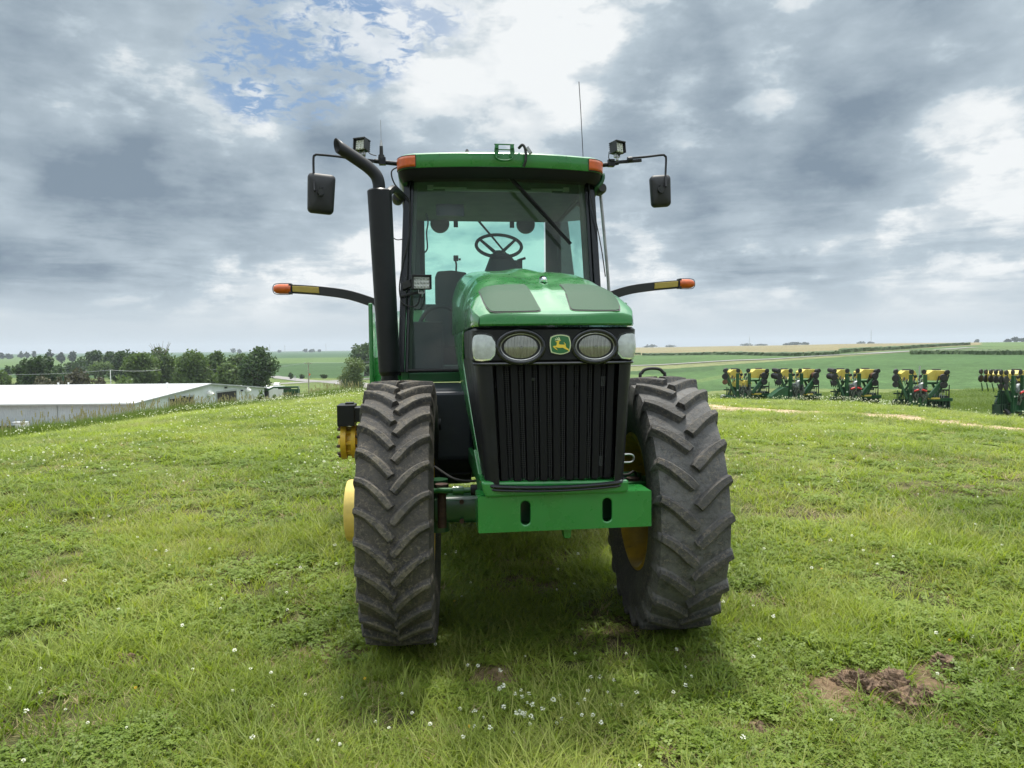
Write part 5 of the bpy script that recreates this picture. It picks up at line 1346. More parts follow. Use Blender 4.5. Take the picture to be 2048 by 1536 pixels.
# ================================================================== trees
def leaves(npts, lobes, leaf, r):
    w_ = np.array([l[3]**2*l[4] for l in lobes]); ii = r.choice(len(lobes), npts, p=w_/w_.sum()); Lb = np.array(lobes)[ii]
    v = r.normal(size=(npts, 3)); v /= np.linalg.norm(v, axis=1)[:, None]; k = r.random(npts)**.38
    c = Lb[:, :3]+v*k[:, None]*np.stack([Lb[:, 3], Lb[:, 3], Lb[:, 4]], 1)*(1+r.normal(0,.07,(npts,1)))
    a = r.normal(size=(npts, 3))+v*.8; a /= np.linalg.norm(a, axis=1)[:, None]; t1 = np.cross(a, r.normal(size=(npts, 3))); t1 /= np.linalg.norm(t1, axis=1)[:, None]; t2 = np.cross(a, t1)
    s = leaf*r.uniform(.6, 1.3, npts)[:, None]
    V_ = np.stack([c-t1*s*.5, c+t2*s*.32, c+t1*s*.5, c-t2*s*.32], 1).reshape(-1, 3)
    return V_
def tree(px, D, wpx, ytop, m, seed, label, name='tree', n=1800, leaf=.9, bark='bark', group=None, shrub=False, cat='tree', bare_top=False, base=None):
    r = np.random.default_rng(seed); X, Y, Z = at(px, D)
    ztop = H-(ytop-hor(px))/F*D; hgt = max(ztop-Z, .8); W = wpx/F*D/2
    t = empty(name, (X, Y, Z-.1), 0, label, cat, group)
    tb = MB(); th = hgt*(.12 if shrub else .30); tb.tube([(0,0,0),(.02*W,0,th),(.05*W,.02*W,hgt*.72)], [max(.05,W*.07), W*.05, W*.015], 7)
    for k in range(6):
        a = r.uniform(0, 6.28); z0 = th*r.uniform(.7, 1.5); tb.tube([(0,0,z0),(W*.35*math.cos(a),W*.35*math.sin(a),z0+hgt*.18),(W*.7*math.cos(a),W*.7*math.sin(a),z0+hgt*.33)], [W*.035,W*.02,W*.006], 5)
    tb.build('trunk', bark, t)
    lobes = []; nl = 5 if n < 400 else 14
    z_lo = hgt*(.03 if shrub else .07)
    for k in range(nl):
        f = r.random(); zc = z_lo+(hgt-z_lo)*(.18+.68*f); wr = W*(1-.55*abs((zc-z_lo)/(hgt-z_lo)-.42)**1.1*1.3)
        a = r.uniform(0, 6.28); q = wr*r.uniform(.25, .66); rr = W*r.uniform(.28, .46)
        lobes.append((q*math.cos(a), q*math.sin(a), min(zc, hgt-rr*.6), rr, rr*r.uniform(.6, .85)*min(1.3, hgt/(2*W)*1.2)))
    lobes.append((0, 0, z_lo+(hgt-z_lo)*.5, W*.6, (hgt-z_lo)*.42)); rr = W*.30; lobes.append((r.uniform(-.2,.2)*W, 0, hgt-rr*.8, rr, rr*.8))
    V_ = leaves(n, lobes, leaf, r); V_[:, 2] = np.maximum(V_[:, 2], .15)
    make('crown', V_, np.arange(len(V_)).reshape(-1, 4).tolist(), m, t)
    if bare_top:
        bb = MB()
        for k in range(16):
            a = r.uniform(0, 6.28); q = W*r.uniform(.1, .5); bb.tube([(0,0,hgt*.7),(q*.6*math.cos(a),q*.6*math.sin(a),hgt*.92),(q*math.cos(a),q*math.sin(a),hgt*r.uniform(1.0,1.12))], [.12,.07,.03], 4)
        bb.build('bare_branches', 'bark_pale', t)
    return t
TREES = [ # px, D, width px, top y, material, n, leaf, label
 (8,175,42,738,'leaf_mid',1500,.8,'small round tree cut by the left edge, behind the shed roof'),
 (78,190,72,711,'leaf_dark',3200,.9,'rounded dark tree standing alone behind the shed, far left'),
 (50,200,42,717,'leaf_dark',1600,.9,'smaller dark tree leaning on the left of a rounded tree'),
 (14,330,18,729,'leaf_dark',400,1.1,'small round bush in the field at the far left'),
 (100,850,15,700,'leaf_far',300,3.,'slender distant tree on the far left skyline'),
 (124,900,20,705,'leaf_far',300,3.2,'distant blue green tree left of a farmstead grove'),
 (146,900,20,702,'leaf_far',300,3.2,'distant blue green tree with a taller crown in the farmstead grove'),
 (165,420,34,711,'leaf_dark',800,1.6,'low dark tree at the left end of the creek line'),
 (190,400,44,701,'leaf_dark',1500,1.6,'broad dark creek tree, left of the tall group'),
 (222,390,40,702,'leaf_dark',1500,1.6,'dark creek tree with flat top behind the wire'),
 (250,300,56,701,'leaf_dark',2400,1.2,'dark tree at the left edge of the tall group'),
 (120,290,40,727,'leaf_dark',900,1.1,'low dark bushy tree behind the pipes on the shed'),
 (205,350,60,722,'leaf_mid',1300,1.2,'hedge like tree below the flat topped creek tree'),
 (285,215,76,702,'leaf_mid',4200,.9,'large green tree left of the one with bare branches'),
 (322,225,70,693,'leaf_mid',3600,.9,'tall green tree with bare branches poking from its crown'),
 (362,205,40,712,'leaf_light',1500,.8,'narrow paler tree right of the bare branched one'),
 (395,190,84,706,'leaf_mid',3800,.8,'wide olive green tree behind the shed gable'),
 (432,215,46,698,'leaf_mid',2000,.9,'tall crowned tree between the wide olive tree and the big dark one'),
 (455,185,56,722,'leaf_light',2200,.8,'lower pale tree in front of the shed peak'),
 (513,180,82,690,'leaf_dark',4600,.8,'big dark green tree at the right end of the shed'),
 (160,175,54,733,'leaf_brown',1500,.8,'brownish half dead tree behind the shed roof'),
 (88,172,46,750,'leaf_brown',1000,.7,'low brown brush behind the shed roof, left'),
 (120,168,40,752,'leaf_brown',800,.7,'low brown brush under the green pipes'),
 (245,165,46,748,'leaf_light',1300,.7,'rounded pale green bush behind the shed ridge'),
 (200,168,30,752,'leaf_brown',600,.7,'small brown bush left of the white pole'),
 (302,330,90,716,'leaf_dark',1800,1.2,'broad dark tree filling the gap behind the tall trees'),
 (350,300,70,712,'leaf_dark',1600,1.2,'dark tree behind the narrow paler one'),
 (415,280,70,715,'leaf_dark',1600,1.1,'dark tree hidden behind the wide olive tree'),
 (470,240,60,708,'leaf_mid',1700,1.0,'green tree filling the gap left of the big dark one'),
 (150,380,60,722,'leaf_dark',1200,1.4,'low dark tree between the rounded tree and the creek line'),
 (731,340,76,684,'leaf_dark',3600,1.3,'tall dark tree group behind the pale willow shrub'),
 (745,300,40,722,'leaf_dark',1100,1.1,'lower dark tree beside the exhaust stack'),
]
for i, (px, D, wp, yt, m, n_, lf, lab) in enumerate(TREES):
    tree(px, D, wp*1.16, yt, m, 100+i, lab, n=int(n_*1.2), leaf=lf, group='trees beyond the fence line' if False else 'trees in the valley', bare_top=('bare branch' in lab and 'poking' in lab))
SHR = [ (704,150,76,712,'willow_leaf',6000,.42,'pale willow like shrub beside the gravel road, left of the tractor'),
 (582,330,14,745,'leaf_dark',200,.9,'left roadside bush past the junction'),(604,330,14,748,'leaf_dark',200,.9,'middle roadside bush behind the utility pole'),(648,330,20,748,'leaf_dark',260,.9,'right roadside bush past the junction'),
 (520,62,34,778,'leaf_light',900,.26,'leafy bush at the corner of the shed gable'),(548,60,26,786,'leaf_mid',700,.24,'low bush in front of the green machine'),
 (1876,84,20,779,'leaf_dark',500,.35,'dark round shrub in the dip behind the planters'),(1860,72,44,789,'leaf_mid',700,.35,'low sprawling shrub right of the second planter from the right'),(1735,80,26,787,'leaf_mid',400,.35,'low shrub between two planters')]
for i, (px, D, wp, yt, m, n_, lf, lab) in enumerate(SHR):
    tree(px, D, wp, yt, m, 300+i, lab, name='shrub', n=n_, leaf=lf, shrub=True, cat='shrub', group='shrubs')
FAR = [(1304,2400,40,688.5),(1340,2500,30,689.5),(1496,2400,50,686.5),(1524,2500,34,687.5),(1590,2000,36,683.5),(1610,2000,28,684),(1575,2000,26,686),(1722,2300,24,683),(1742,2300,20,683.5),(1953,1900,12,679),
       (2030,1500,20,674),(2045,1500,16,677),(2015,1500,14,679),(468,2400,14,697),(480,2400,12,698),(612,2500,14,697.5),(625,2500,20,698),(44,1500,12,702.5),(56,1500,10,704),(70,1500,8,703),(20,1400,16,707),(5,1400,12,705),(640,2500,10,699),(560,2600,10,700)]
nms = ['left most','second','third','fourth','fifth','sixth','seventh','eighth','ninth','tenth','eleventh','twelfth','thirteenth','fourteenth','fifteenth','sixteenth','seventeenth','eighteenth','nineteenth','twentieth','twenty first','twenty second','twenty third','twenty fourth']
order = sorted(range(len(FAR)), key=lambda i: FAR[i][0])
for k, i in enumerate(order):
    px, D, wp, yt = FAR[i]
    nn = nms[k].replace('left most', 'first')
    tree(px, D, wp, yt, 'leaf_far', 500+i, 'hazy tree speck on the horizon, %s from the left' % nn, n=160, leaf=6., shrub=True, group='distant trees on the skyline')

# ================================================================== machine shed
S = empty('machine_shed', (0, 0, 0), 0, 'long low white roofed steel shed with grey ribbed walls at the left', 'shed')
zb, ze, zr = -10.5, -6.75, -4.75
c0 = np.array([-62.8, 120.]); c1 = np.array([-57.2, 167.]); gv_ = c1-c0; Lg = np.linalg.norm(gv_); gu = gv_/Lg; lu = np.array([-gu[1], gu[0]])*1.0
lu = np.array([-.998, .035]); lu /= np.linalg.norm(lu)
LEN = 62
def SP(l, g, z): p = c0+lu*l+gu*g; return (p[0], p[1], z)
def ribs(p0, dirv, L, zlo, zhi, nrm_, step=.30):
    b = MB(); n_ = int(L/step); V_ = []
    for i in range(n_+1):
        for dx, o in ((0,0),(.10,0),(.14,.045),(.22,.045),(.26,0)):
            t = min(i*step+dx, L); q = p0+dirv*t+nrm_*o; V_ += [(q[0], q[1], zlo(t)), (q[0], q[1], zhi(t))]
    b.add(V_, [(2*i, 2*i+2, 2*i+3, 2*i+1) for i in range(len(V_)//2-1)]); return b
gn_ = np.array([gu[1], -gu[0]]); ln_ = -gu
ribs(c0, lu, LEN, lambda t: zb, lambda t: ze, ln_).build('side_wall', 'wall_grey', S)
ribs(c0, gu, Lg, lambda t: zb, lambda t: ze+(zr-ze)*(1-abs(t/Lg-.5)*2), gn_).build('gable_wall', 'wall_white', S)
b = MB(); b.add([SP(-.4,-.5,ze+.0),SP(LEN,-.5,ze),SP(LEN,Lg/2,zr+.08),SP(-.4,Lg/2,zr+.08),SP(LEN,Lg+.5,ze),SP(-.4,Lg+.5,ze)], [(0,1,2,3),(3,2,4,5)])
for k in range(0, 62, 2): b.bar(SP(k,-.5,ze+.03), SP(k,Lg/2,zr+.11), .05, .05)
ro = b.build('roof', 'roof_white', S); so_ = ro.modifiers.new('t', 'SOLIDIFY'); so_.thickness = .12
b = MB(); b.bar(SP(-.42,-.55,ze-.05), SP(LEN,-.55,ze-.05), .14, .16); b.bar(SP(-.42,-.5,ze-.02), SP(-.42,Lg/2,zr+.05), .12, .18); b.bar(SP(-.42,Lg/2,zr+.05), SP(-.42,Lg+.5,ze-.02), .12, .18); b.build('roof_trim', 'grey_metal', S)
b = MB(); b.bar(SP(-.3,Lg/2,zr+.16), SP(LEN,Lg/2,zr+.16), .6, .12); b.build('ridge_cap', 'roof_white', S)
def on_gable(px, py): # pixel -> distance along gable and height
    a = (px-1024)/F; t = (a*c0[1]-c0[0])/(gu[0]-a*gu[1]); return t
for k, (pa, pb, zt_) in enumerate(((335,385,-7.75),(431,471,-6.95))):
    ta, tb2_ = on_gable(pa, 0), on_gable(pb, 0); q0 = c0+gu*ta+gn_*.07; q1 = c0+gu*tb2_+gn_*.07
    zt_ = H-((797 if k == 0 else 784.5)-hor(pa))/F*q0[1]
    b = MB(); b.add([(q0[0],q0[1],zb),(q1[0],q1[1],zb),(q1[0],q1[1],zt_),(q0[0],q0[1],zt_),(q0[0]-gn_[0]*.3,q0[1]-gn_[1]*.3,zb),(q1[0]-gn_[0]*.3,q1[1]-gn_[1]*.3,zb),(q1[0]-gn_[0]*.3,q1[1]-gn_[1]*.3,zt_),(q0[0]-gn_[0]*.3,q0[1]-gn_[1]*.3,zt_)], [(0,1,2,3),(4,7,6,5),(0,4,5,1),(1,5,6,2),(2,6,7,3),(3,7,4,0)])
    do = b.build('door_opening', 'dark_opening', S)
    b = MB(); b.bar((q0[0]+gn_[0]*.05,q0[1]+gn_[1]*.05,zb),(q0[0]+gn_[0]*.05,q0[1]+gn_[1]*.05,zt_),.3,.12); b.bar((q1[0]+gn_[0]*.05,q1[1]+gn_[1]*.05,zb),(q1[0]+gn_[0]*.05,q1[1]+gn_[1]*.05,zt_),.3,.12); b.bar((q0[0]+gn_[0]*.05,q0[1]+gn_[1]*.05,zt_),(q1[0]+gn_[0]*.05,q1[1]+gn_[1]*.05,zt_),.12,.3); b.build('door_frame', 'grey_metal', do)
for px, py in ((415,788),(491,781)):
    q = c0+gu*on_gable(px,0); z = H-(py-hor(px))/F*q[1]; b = MB(); nn = gn_
    p0_ = (q[0]+nn[0]*.05, q[1]+nn[1]*.05, z); b.cone(p0_, (q[0]+nn[0]*.7, q[1]+nn[1]*.7, z), .62, .68, 20); b.cone((q[0]+nn[0]*.7, q[1]+nn[1]*.7, z), (q[0]+nn[0]*1.0, q[1]+nn[1]*1.0, z-.25), .45, .4, 16)
    b.build('wall_fan', 'white_paint', S, True)
for px, py in ((364,794),(449,775),(481,781)):
    q = c0+gu*on_gable(px,0); z = H-(py-hor(px))/F*q[1]; b = MB(); b.box((q[0]+gn_[0]*.25, q[1]+gn_[1]*.25, z), (.45,.5,.35)); b.build('wall_lamp', 'car_glass', S)
for px, g_ in ((333,.36),(109,.5),(130,.5)):
    D0 = c0[1]+gu[1]*Lg*g_; X = (px-1024)/F*D0; l = (X-(c0[0]+gu[0]*Lg*g_))/lu[0]; p = SP(l, Lg*g_, ze+(zr-ze)*g_*2); b = MB(); b.cone((p[0],p[1],p[2]), (p[0],p[1],p[2]+(1.1 if px == 333 else .5)), .14, .14, 10); b.cone((p[0],p[1],p[2]+(1.1 if px == 333 else .5)), (p[0],p[1],p[2]+(1.25 if px == 333 else .6)), .22, .16, 10)
    b.build('vent_pipe', 'white_paint', S)
for l in (34.5, 13.):
    p = SP(l, 0, 0); b = MB(); b.bar((p[0], p[1]-.12, zb), (p[0], p[1]-.12, ze-.1 if l < 20 else ze-2.0), .12, .10); b.build('downpipe', 'grey_metal', S)
b = MB(); b.add([(-74,190,-8.0),(-63.9,190,-8.0),(-70.9,208,-6.9),(-74,208,-6.9)], [(0,1,2,3)]); b.box((-68.8,190.1,-9.8),(10.2,.2,3.5)); b.box((-68.9,197,-9.8),(10.,14,3.4)); an = b.build('annex', 'roof_white', None); tag(an, 'small white roofed building half hidden behind the shed gable', 'building'); so_ = an.modifiers.new('t', 'SOLIDIFY'); so_.thickness = .1
# things against the shed wall
def block(px, py, D, w_, h_, m, name, label, cat):
    X, Y, Z = at(px, D); b = MB(); b.box((0,0,h_/2), (w_,.9,h_)); b.box((0,-.1,h_+.05),(w_*1.05,1.0,.10)); b.box((-w_*.3,-.5,h_*.4),(.08,.06,h_*.8)); b.box((w_*.3,-.5,h_*.4),(.08,.06,h_*.8)); o = b.build(name, m, None, bevel=.03, loc=(X,Y,Z)); tag(o, label, cat); return o
block(38,845,113,2.0,1.3,'wall_white','storage_crate','pale crate standing against the grey shed wall','crate')
block(8,848,112,2.2,.8,'dark_opening','scrap_pile','dark low heap of gear at the left edge by the shed','scrap')
block(92,845,112,1.6,.7,'leaf_brown','pallet_stack','low brown pallet stack right of the pale crate','pallets')
block(116,843,110,1.4,.9,'wall_white','water_trough','small white trough by the shed wall','trough')
# pair of green pipes (auger legs) behind the roof
b = MB(); X, Y, Z = at(118, 172)
for dx in (-.25, 1.0): b.cone((dx,0,0),(dx,0,H-(752-hor(118))/F*172-Z),.16,.16,10)
b.bar((-.25,0,4.2),(1.0,0,4.2),.1,.1); b.bar((-.25,0,2.2),(1.0,0,2.2),.1,.1)
tag(b.build('grain_auger', 'planter_green', None, loc=(X,Y,Z)), 'pair of upright green pipes behind the shed roof', 'auger')
# harvester platform parked by the shed
X, Y, Z = at(568, 92); hz = H-(772-hor(568))/F*92-Z
HD = empty('crop_header', (X, Y, Z), R(8), 'low green harvesting header parked right of the shed', 'header')
b = MB(); b.box((.3,0,hz-.15),(3.0,.5,.22)); b.box((.9,0,hz-.95),(2.0,.4,1.1)); b.bar((-1.2,0,hz-.1),(-2.1,.2,hz-.5),.2,.2); b.box((1.75,0,hz-.55),(.14,.9,1.0)); b.build('frame', 'planter_green', HD, bevel=.03)
b = MB()
for k in range(8): b.bar((-.1+.22*k,-.3,hz-1.3),(.25+.22*k,-.3,hz-.6),.05,.05)
b.build('reel_bars', 'planter_green', HD)
b = MB(); b.box((.1,-.35,hz-.32),(1.6,.1,.12)); b.build('knife_guard', 'disc_black', HD)
b = MB(); b.box((1.80,-.1,hz-.9),(.05,.3,1.6)); b.build('end_marker', 'white_paint', HD)

# poles and wires
def pole(px, D, ytop, label, arm=0., m='wood_pole', r_=.15, name='utility_pole', cat='utility pole', extra=None):
    X, Y, Z = at(px, D); hgt = H-(ytop-hor(px))/F*D-Z
    t = empty(name, (X, Y, Z), 0, label, cat)
    b = MB(); b.cone((0,0,0),(0,0,hgt),r_,r_*.7,10); b.build('post', m, t, True)
    if arm:
        b = MB(); b.box((0,-.12,hgt-.35),(arm,.12,.14)); b.build('crossarm', m, t)
        for dx in (-arm*.45, 0, arm*.45): MB().cone((dx,-.12,hgt-.28),(dx,-.12,hgt-.02),.06,.04,8).build('insulator', 'grey_metal', t)
    return X, Y, Z+hgt
pA = pole(617, 175, 724, 'wooden utility pole with crossarm beside the gravel junction', 1.7)
pB = pole(221, 172, 740, 'slim pale pole rising behind the middle of the shed roof', 0., 'white_paint', .12)
b = MB(); b.box((-.5,0,0),(.35,.3,.9)); X, Y, Z = pB; 
def wire(p, q, sag, label, name='power_line'):
    p, q = np.array(p), np.array(q); P_ = [p+(q-p)*t-np.array([0,0,sag*4*t*(1-t)]) for t in np.linspace(0, 1, 14)]
    tag(MB().tube(P_, .03, 4).build(name, 'grey_metal', None), label, 'power line')
wire(pB, (-150,190,pB[2]-.2), 1.0, 'thin wire running left from the pale pole over the shed')
wire(pB, (-88.,182,pB[2]-.3), .3, 'thin wire running right from the pale pole into the trees')
wire((pA[0]-.6,pA[1],pA[2]-.2), (-85,200,pA[2]-2.), .8, 'thin wire running left from the wooden pole')
wire((pA[0]+.6,pA[1],pA[2]-.2), (-20,240,pA[2]+.1), .5, 'thin wire running right from the wooden pole')
X, Y, Z = at(590, 300); t = empty('road_sign', (X,Y,Z), 0, 'small round backed road sign at the junction', 'road sign'); MB().cone((0,0,0),(0,0,2.4),.05,.05,6).build('post', 'grey_metal', t); MB().cone((0,-.02,2.2),(0,.03,2.2),.42,.42,8).build('sign_plate', 'grey_metal', t)
X, Y, Z = at(619, 300); t = empty('marker_post', (X,Y,Z), 0, 'orange marker post behind the wooden utility pole', 'marker post'); MB().cone((0,0,0),(0,0,2.5),.05,.05,6).build('post', 'wood_pole', t); MB().box((0,-.05,3.),(.7,.06,.9),(R(45),'Y')).build('plate', 'amber', t)
MASTS = [(1742,2300,660,'tallest thin mast on the right skyline'),(1499,2300,673,'shorter thin mast on the right skyline'),(541,2500,688,'first thin mast on the left skyline'),(571,2500,690,'second thin mast on the left skyline'),(653,2500,687,'third thin mast on the left skyline')]
for px, D, yt, lab in MASTS:
    X, Y, Z = at(px, D); hgt = H-(yt-hor(px))/F*D-Z; t = empty('radio_mast', (X,Y,Z), 0, lab, 'mast'); b = MB()
    for k in range(3): a = 2.094*k; b.bar((.7*math.cos(a),.7*math.sin(a),0),(.5*math.cos(a),.5*math.sin(a),hgt),.35,.35)
    b.build('lattice', 'grey_metal', t)
# white pickup far off on the road
X, Y, Z = at(553, 250); t = empty('pickup_truck', (X,Y,Z+.12), R(100), 'tiny white vehicle on the gravel road behind the shed', 'truck')
b = MB(); b.prism([(-2.6,.5),(-2.6,1.15),(-.6,1.2),(-.3,1.8),(1.0,1.8),(1.5,1.2),(2.6,1.1),(2.65,.5)], -.9, .9); b.build('body', 'white_paint', t, bevel=.08)
b = MB(); b.prism([(-.15,1.25),(-.05,1.7),(.9,1.7),(1.25,1.25)], -.92, .92); b.build('window', 'car_glass', t)
for x in (-1.6, 1.6):
    for s_ in (-.8, .8): MB().lathe([(-.12,.01),(-.12,.36),(.12,.36),(.12,.01)], 14, 'y', (x,s_,.38)).build('wheel', 'disc_black', t)

# ================================================================== planters
def disc(b, c, r_, w_=.10, ax='y', n=16):
    b.lathe([(-w_/2,.01),(-w_/2,r_*.92),(-w_/4,r_),(w_/4,r_),(w_/2,r_*.92),(w_/2,.01)], n, ax, c)
def planter(name_loc, rz, label, fan=True, low_tank=False, red=True, chute=False):
    t = empty('planter', name_loc, rz, label, 'planter', 'folded planters parked in a row behind the mound')
    rr_ = random.Random(hash(label) % 97 if False else int(name_loc[0]*7) % 97)
    P = lambda b, nm, m, **k: b.build(nm, m, t, **k)
    for x0, x1 in ((-1.22,-.18), (.62,1.98)):                                   # hopper tanks
        b = MB(); xa, xb = x0, x1
        b.prism([(xa,2.75),(xa+.05,2.62),(xa+.10,2.55),(xb-.10,2.55),(xb,2.70),(xb,3.25),(xb-.25,3.42),(xa+.30,3.42),(xa,3.25)] if False else [(xa+.05,2.66),(xb-.05,2.66),(xb+.02,3.05),(xb-.12,3.36),(xa+.28,3.38),(xa-.02,3.15)], .5, 1.5)
        for k in (.33,.66): b.bar((xa+(xb-xa)*k,.48,2.62),(xa+(xb-xa)*k,.48,3.38),.05,.03)
        P(b, 'hopper_tank', 'planter_yellow', bevel=.07, seg=3)
        b = MB(); b.cone(((xa+xb)/2,1.0,3.40),((xa+xb)/2,1.0,3.47),.30,.28,18); P(b, 'tank_lid', 'disc_black')
    if low_tank:
        for x in (-.62, .10): b = MB(); b.prism([(x-.30,1.95),(x+.30,1.95),(x+.36,2.30),(x+.2,2.5),(x-.2,2.5),(x-.36,2.30)], .1, .9); P(b, 'seed_box', 'planter_yellow', bevel=.06)
    for x in (-.78, .18): b = MB(); b.box((x,-.1,1.85),(.22,.20,2.5)); b.box((x,-.22,2.05),(.10,.06,.10)); P(b, 'mast', 'planter_green', bevel=.015)
    for k in range(9):                                                         # meters and brackets crossing in front of the tanks
        x = -1.35+.17*k; z = 2.72+.05*math.sin(k*2.1); b = MB(); b.bar((x,.15,z-.08),(x+.10,.25,z+.10+.05*math.cos(k)),.07,.09); b.bar((x+.02,.1,z-.05),(x+.16,.2,z-.45),.03,.03); P(b, 'seed_meter', 'disc_black' if k % 3 else 'planter_yellow')
    for k in range(4):
        x = 1.05+.22*k; b = MB(); b.bar((x,.2,2.45+.05*k),(x+.15,.2,3.0+.03*k),.06,.08); P(b, 'seed_meter', 'planter_dark')
    for x in (-.78, .18): b = MB(); b.box((x-.02,-.215,1.72),(.10,.03,.10)); P(b, 'reflector', 'white_paint')
    b = MB(); b.bar((-1.55,.1,2.85),(-.98,-.05,1.35),.16,.16,(0,1,0)); P(b, 'wing_arm', 'planter_green', bevel=.015)
    b = MB(); b.bar((1.55,.0,2.85),(.40,-.1,1.45),.26,.24,(0,1,0)); b.bar((1.75,.3,2.7),(.75,.1,1.2),.14,.14,(0,1,0)); P(b, 'wing_arm', 'planter_green', bevel=.015)
    b = MB(); b.box((.4,.6,2.46),(2.5,.15,.15)); b.box((0,.5,.95),(3.6,.22,.22)); b.box((1.25,.2,1.30),(1.7,.16,.24)); b.box((.3,.62,1.85),(2.9,.12,.16)); b.bar((-1.3,.7,1.3),(-.6,.7,2.4),.12,.12); b.bar((1.5,.7,1.3),(.9,.7,2.5),.14,.14); P(b, 'toolbar', 'planter_green', bevel=.01)
    for k in range(6):                                                         # left stack of row units
        y = -.3+.42*k
        for j, (z, r_, m) in enumerate(((3.32,.17,'disc_black'),(2.85,.25,'disc_black'),(2.40,.21,'disc_rust' if k == 0 and low_tank else 'disc_black'))):
            if j == 2 and k > 1: continue
            b = MB(); disc(b, (-1.86+.14*k, y, z), r_, .10); P(b, 'gauge_wheel', m, smooth=True)
        b = MB(); b.bar((-1.80+.14*k,y,3.25),(-1.42+.08*k,y+.1,2.75),.05,.05); b.bar((-1.75+.14*k,y,2.80),(-1.30+.06*k,y+.1,2.62),.06,.05); b.bar((-1.60+.1*k,y,2.55),(-1.25+.06*k,y,2.0),.05,.05); P(b, 'row_unit_arm', 'planter_green')
    for (z, x, r_, m, tl) in ((3.28,1.55,.17,'disc_black',-.03),(2.90,1.32,.26,'disc_rust',-.01),(2.38,1.34,.25,'disc_rust',.0)):   # right stack seen as drums of wheels
        for k in range(6):
            b = MB(); disc(b, (x+.12*k, -.3+.36*k, z+tl*k), r_, .13); P(b, 'gauge_wheel', m if k else 'disc_black', smooth=True)
    for x0, xa in ((-.70,-.45), (.12,-.12)):
        b = MB(); n_ = 14; 
        V_ = []
        b.cone((x0,-.05,3.30),(x0,.05,3.30),.15,.15,14)
        for k in range(10): a = 2*math.pi*k/10; b.box((x0+.16*math.cos(a),0,3.30+.16*math.sin(a)),(.05,.06,.05),(a,'Y'))
        P(b, 'row_cleaner', 'disc_black')
        b = MB(); b.bar((x0,.0,3.28),(xa,.05,2.85),.05,.06); P(b, 'cleaner_arm', 'planter_green')
        b = MB(); disc(b, (xa+.02,.0,2.98), .11, .1); P(b, 'small_wheel', 'disc_black')
    if fan:
        b = MB(); b.lathe([(-.1,.02),(-.12,.26),(-.04,.32),(.08,.32),(.1,.1)], 24, 'y', (.10,.1,2.22)); P(b, 'fan_housing', 'grey_metal', smooth=True)
        b = MB(); b.lathe([(-.1,.02),(-.12,.16),(-.04,.2),(.08,.2),(.1,.1)], 18, 'y', (-.32,.1,2.12)); P(b, 'fan_housing', 'hose_mixed', smooth=True)
    r = random.Random(5)
    for k in range(16):                                                        # hose loops
        x0 = r.uniform(-.62, .12); P_ = [(x0, -.3, r.uniform(1.1,1.4)), (x0+r.uniform(-.25,.25), -.45, r.uniform(1.6,2.2)), (x0+r.uniform(-.2,.35), -.4, r.uniform(1.5,2.0)), (x0+r.uniform(-.1,.3), -.3, r.uniform(1.1,1.4))]
        b = MB(); b.tube(P_, .034, 5, sub=4); P(b, 'hose', 'hose_mixed' if k % 3 else 'disc_black', smooth=True)
    if red:
        for x, s_ in ((-.52,1),(.0,-1)): b = MB(); b.cone((x-.15,-.5,2.0-.05*s_),(x+.15,-.5,2.0+.05*s_),.065,.065,8); P(b, 'hydraulic_coupling', 'hose_red')
    b = MB(); b.prism([(-.78,.75),(.22,.75),(.0,1.70),(-.25,1.85),(-.55,1.70)], -.25, .1); b.box((-.28,-.5,.78),(1.5,.15,.10)); b.box((-.28,-.4,1.15),(.16,.3,.7)); P(b, 'hitch_frame', 'planter_green', bevel=.02)
    for k in range(9): b = MB(); b.bar((-1.55+.11*k,.35,.6),(-1.50+.11*k,.40,1.95-.1*(k % 3)),.045,.06); P(b, 'frame_upright', 'planter_dark' if k % 2 else 'planter_green')
    b = MB(); b.box((-1.1,.45,1.72),(1.3,.10,.10)); b.box((-1.1,.45,1.25),(1.3,.12,.14)); P(b, 'cross_rail', 'planter_dark')
    for x0_, x1_, z1_ in ((.45,1.95,1.56),(-.68,.12,2.05)):
        b = MB(); b.box(((x0_+x1_)/2,.75,(z1_+.5)/2),(x1_-x0_,.5,z1_-.5)); P(b, 'drive_housing', 'planter_dark', bevel=.06)
    b = MB(); b.box((1.35,.3,1.98),(1.1,.10,.10)); b.box((1.92,.3,1.65),(.05,.06,1.4)); P(b, 'rear_rail', 'disc_black')
    for k in range(7): b = MB(); b.bar((.98+.15*k,.25,1.95),(.95+.15*k,.25,1.40),.035,.035); P(b, 'tine', 'grey_metal' if k < 5 else 'disc_black')
    for k in range(8):
        x = .35+.22*k; b = MB(); b.box((x,.35,.85),(.10,.5,.7)); disc(b, (x+.05,.1,.42), .22, .07); P(b, 'row_unit', 'planter_dark')
    for k in range(4):
        x = -1.75+.24*k; b = MB(); b.box((x,.35,.85),(.10,.5,.7)); disc(b, (x+.05,.1,.42), .22, .07); P(b, 'row_unit', 'planter_dark')
    b = MB()
    for k in range(9): b.cone((.42+.085*k,-.1,1.34+.0*k),(.45+.085*k,-.1,1.47),.035,.035,6)
    b.bar((.38,-.1,1.40),(1.18,-.1,1.40),.05,.05); P(b, 'spring_bank', 'planter_yellow')
    for x in (-1.2, 1.2): b = MB(); disc(b, (x,.2,.45), .45, .26, 'x', 24); P(b, 'transport_tyre', 'disc_black', smooth=True)
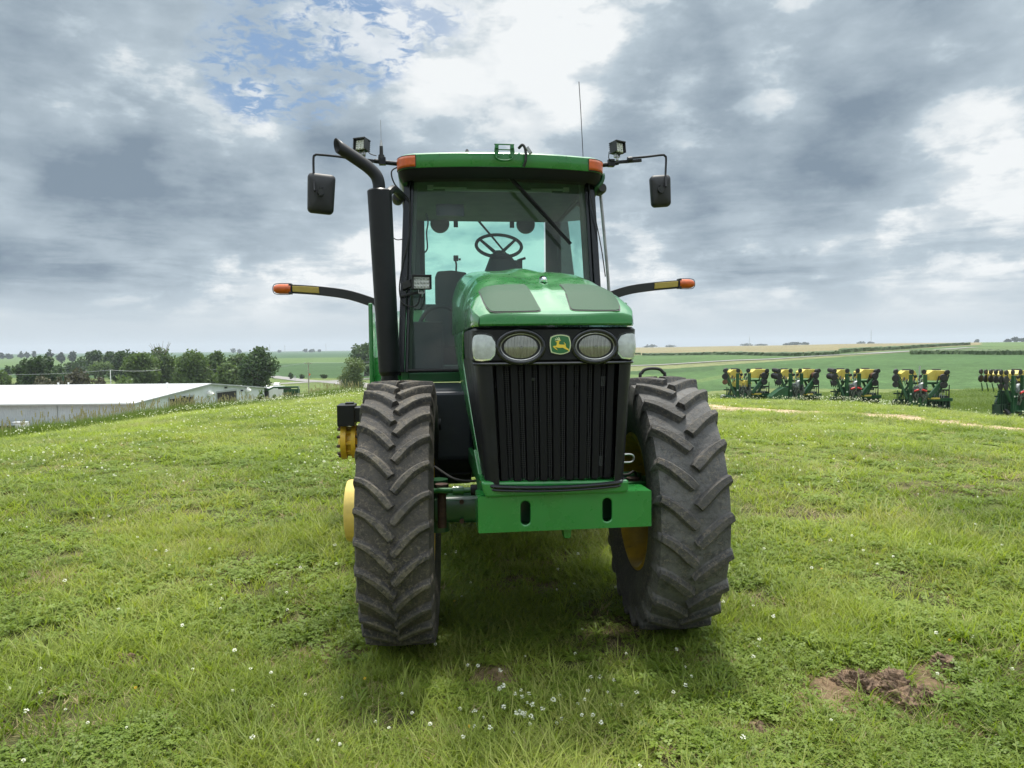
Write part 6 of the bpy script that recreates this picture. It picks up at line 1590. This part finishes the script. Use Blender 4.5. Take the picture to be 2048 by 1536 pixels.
    if chute:
        b = MB(); b.tube([(-.95,-.1,1.10),(-1.6,-.15,1.22),(-1.85,-.15,1.28)], .10, 10); P(b, 'auger_tube', 'planter_green', smooth=True)
        b = MB(); b.tube([(-1.80,-.15,1.28),(-2.02,-.15,1.24),(-2.10,-.15,.95),(-2.12,-.15,.80)], [.12,.14,.12,.10], 10, sub=3); P(b, 'rubber_spout', 'hose_mixed', smooth=True)
    return t
def copy_tree(o, parent=None):
    c = o.copy(); COL.objects.link(c)
    if parent: c.parent = parent
    for ch in list(o.children): copy_tree(ch, c)
    return c
def ploc(px, D, ytop):
    X = (px-1024)/F*D; z = H-(ytop-hor(px))/F*D-3.47; return (X, D, z)
pC = planter(ploc(1713, 55, 737), R(4), 'folded green planter with yellow tanks, middle one of the five')
pA_ = planter(ploc(1494, 59, 737), 0, 'folded green planter with low yellow seed boxes and auger spout, leftmost of the five', fan=False, low_tank=True, red=False, chute=True)
pB_ = copy_tree(pC); pB_.rotation_euler = (0, 0, R(9)); pB_.location = ploc(1598, 58, 737); pB_['label'] = 'folded green planter beside a green chute, second from the left'
for ch in list(pB_.children):
    if ch.name.startswith('hydraulic'): bpy.data.objects.remove(ch)
pD_ = copy_tree(pC); pD_.location = ploc(1845, 52, 739); pD_.rotation_euler = (0, 0, R(-10)); pD_['label'] = 'folded green planter seen square from the front, second from the right'
pE_ = copy_tree(pC); pE_.location = ploc(2040, 48, 739); pE_.rotation_euler = (0, 0, R(24)); pE_['label'] = 'folded green planter turned to show its left side, cut by the right edge'
# seed tender chute between the two left planters
X, Y, Z = at(1553, 57); zt = H-(778-hor(1553))/F*57
b = MB(); b.prism([(-.62,-.9),(.75,-.9),(.80,.10),(.45,.16),(.1,-.05),(-.55,-.55)], -.5, .5); o = b.build('green_chute', 'planter_green', None, bevel=.02, loc=(X, 57, zt)); tag(o, 'sloping green sheet metal hopper between the two leftmost planters', 'hopper')
X = (1840-1024)/F*75; b = MB(); b.cone((X,75,T(X,75)),(X,75,H-(732-hor(1840))/F*75),.10,.08,8); tag(b.build('fence_post', 'grey_metal', None), 'grey post standing behind the second planter from the right', 'post')

# ================================================================== haze: the humid summer air
b = MB(); b.box((0, 0, 24), (11600, 11600, 82)); hz_ = b.build('haze', 'white_paint', None); tag(hz_, kind='stuff', label='thin humid summer haze over the fields', cat='haze')
hm = bpy.data.materials.new('haze_air'); hm.use_nodes = True; n = NT(hm.node_tree); n.n.remove(n.n['Principled BSDF']); pv_ = n.new('ShaderNodeVolumePrincipled')
pv_.inputs['Color'].default_value = (.80,.88,.97,1); pv_.inputs['Density'].default_value = .00014; pv_.inputs['Anisotropy'].default_value = .2
n.l.new(pv_.outputs[0], n.n['Material Output'].inputs['Volume']); hz_.data.materials.clear(); hz_.data.materials.append(hm)
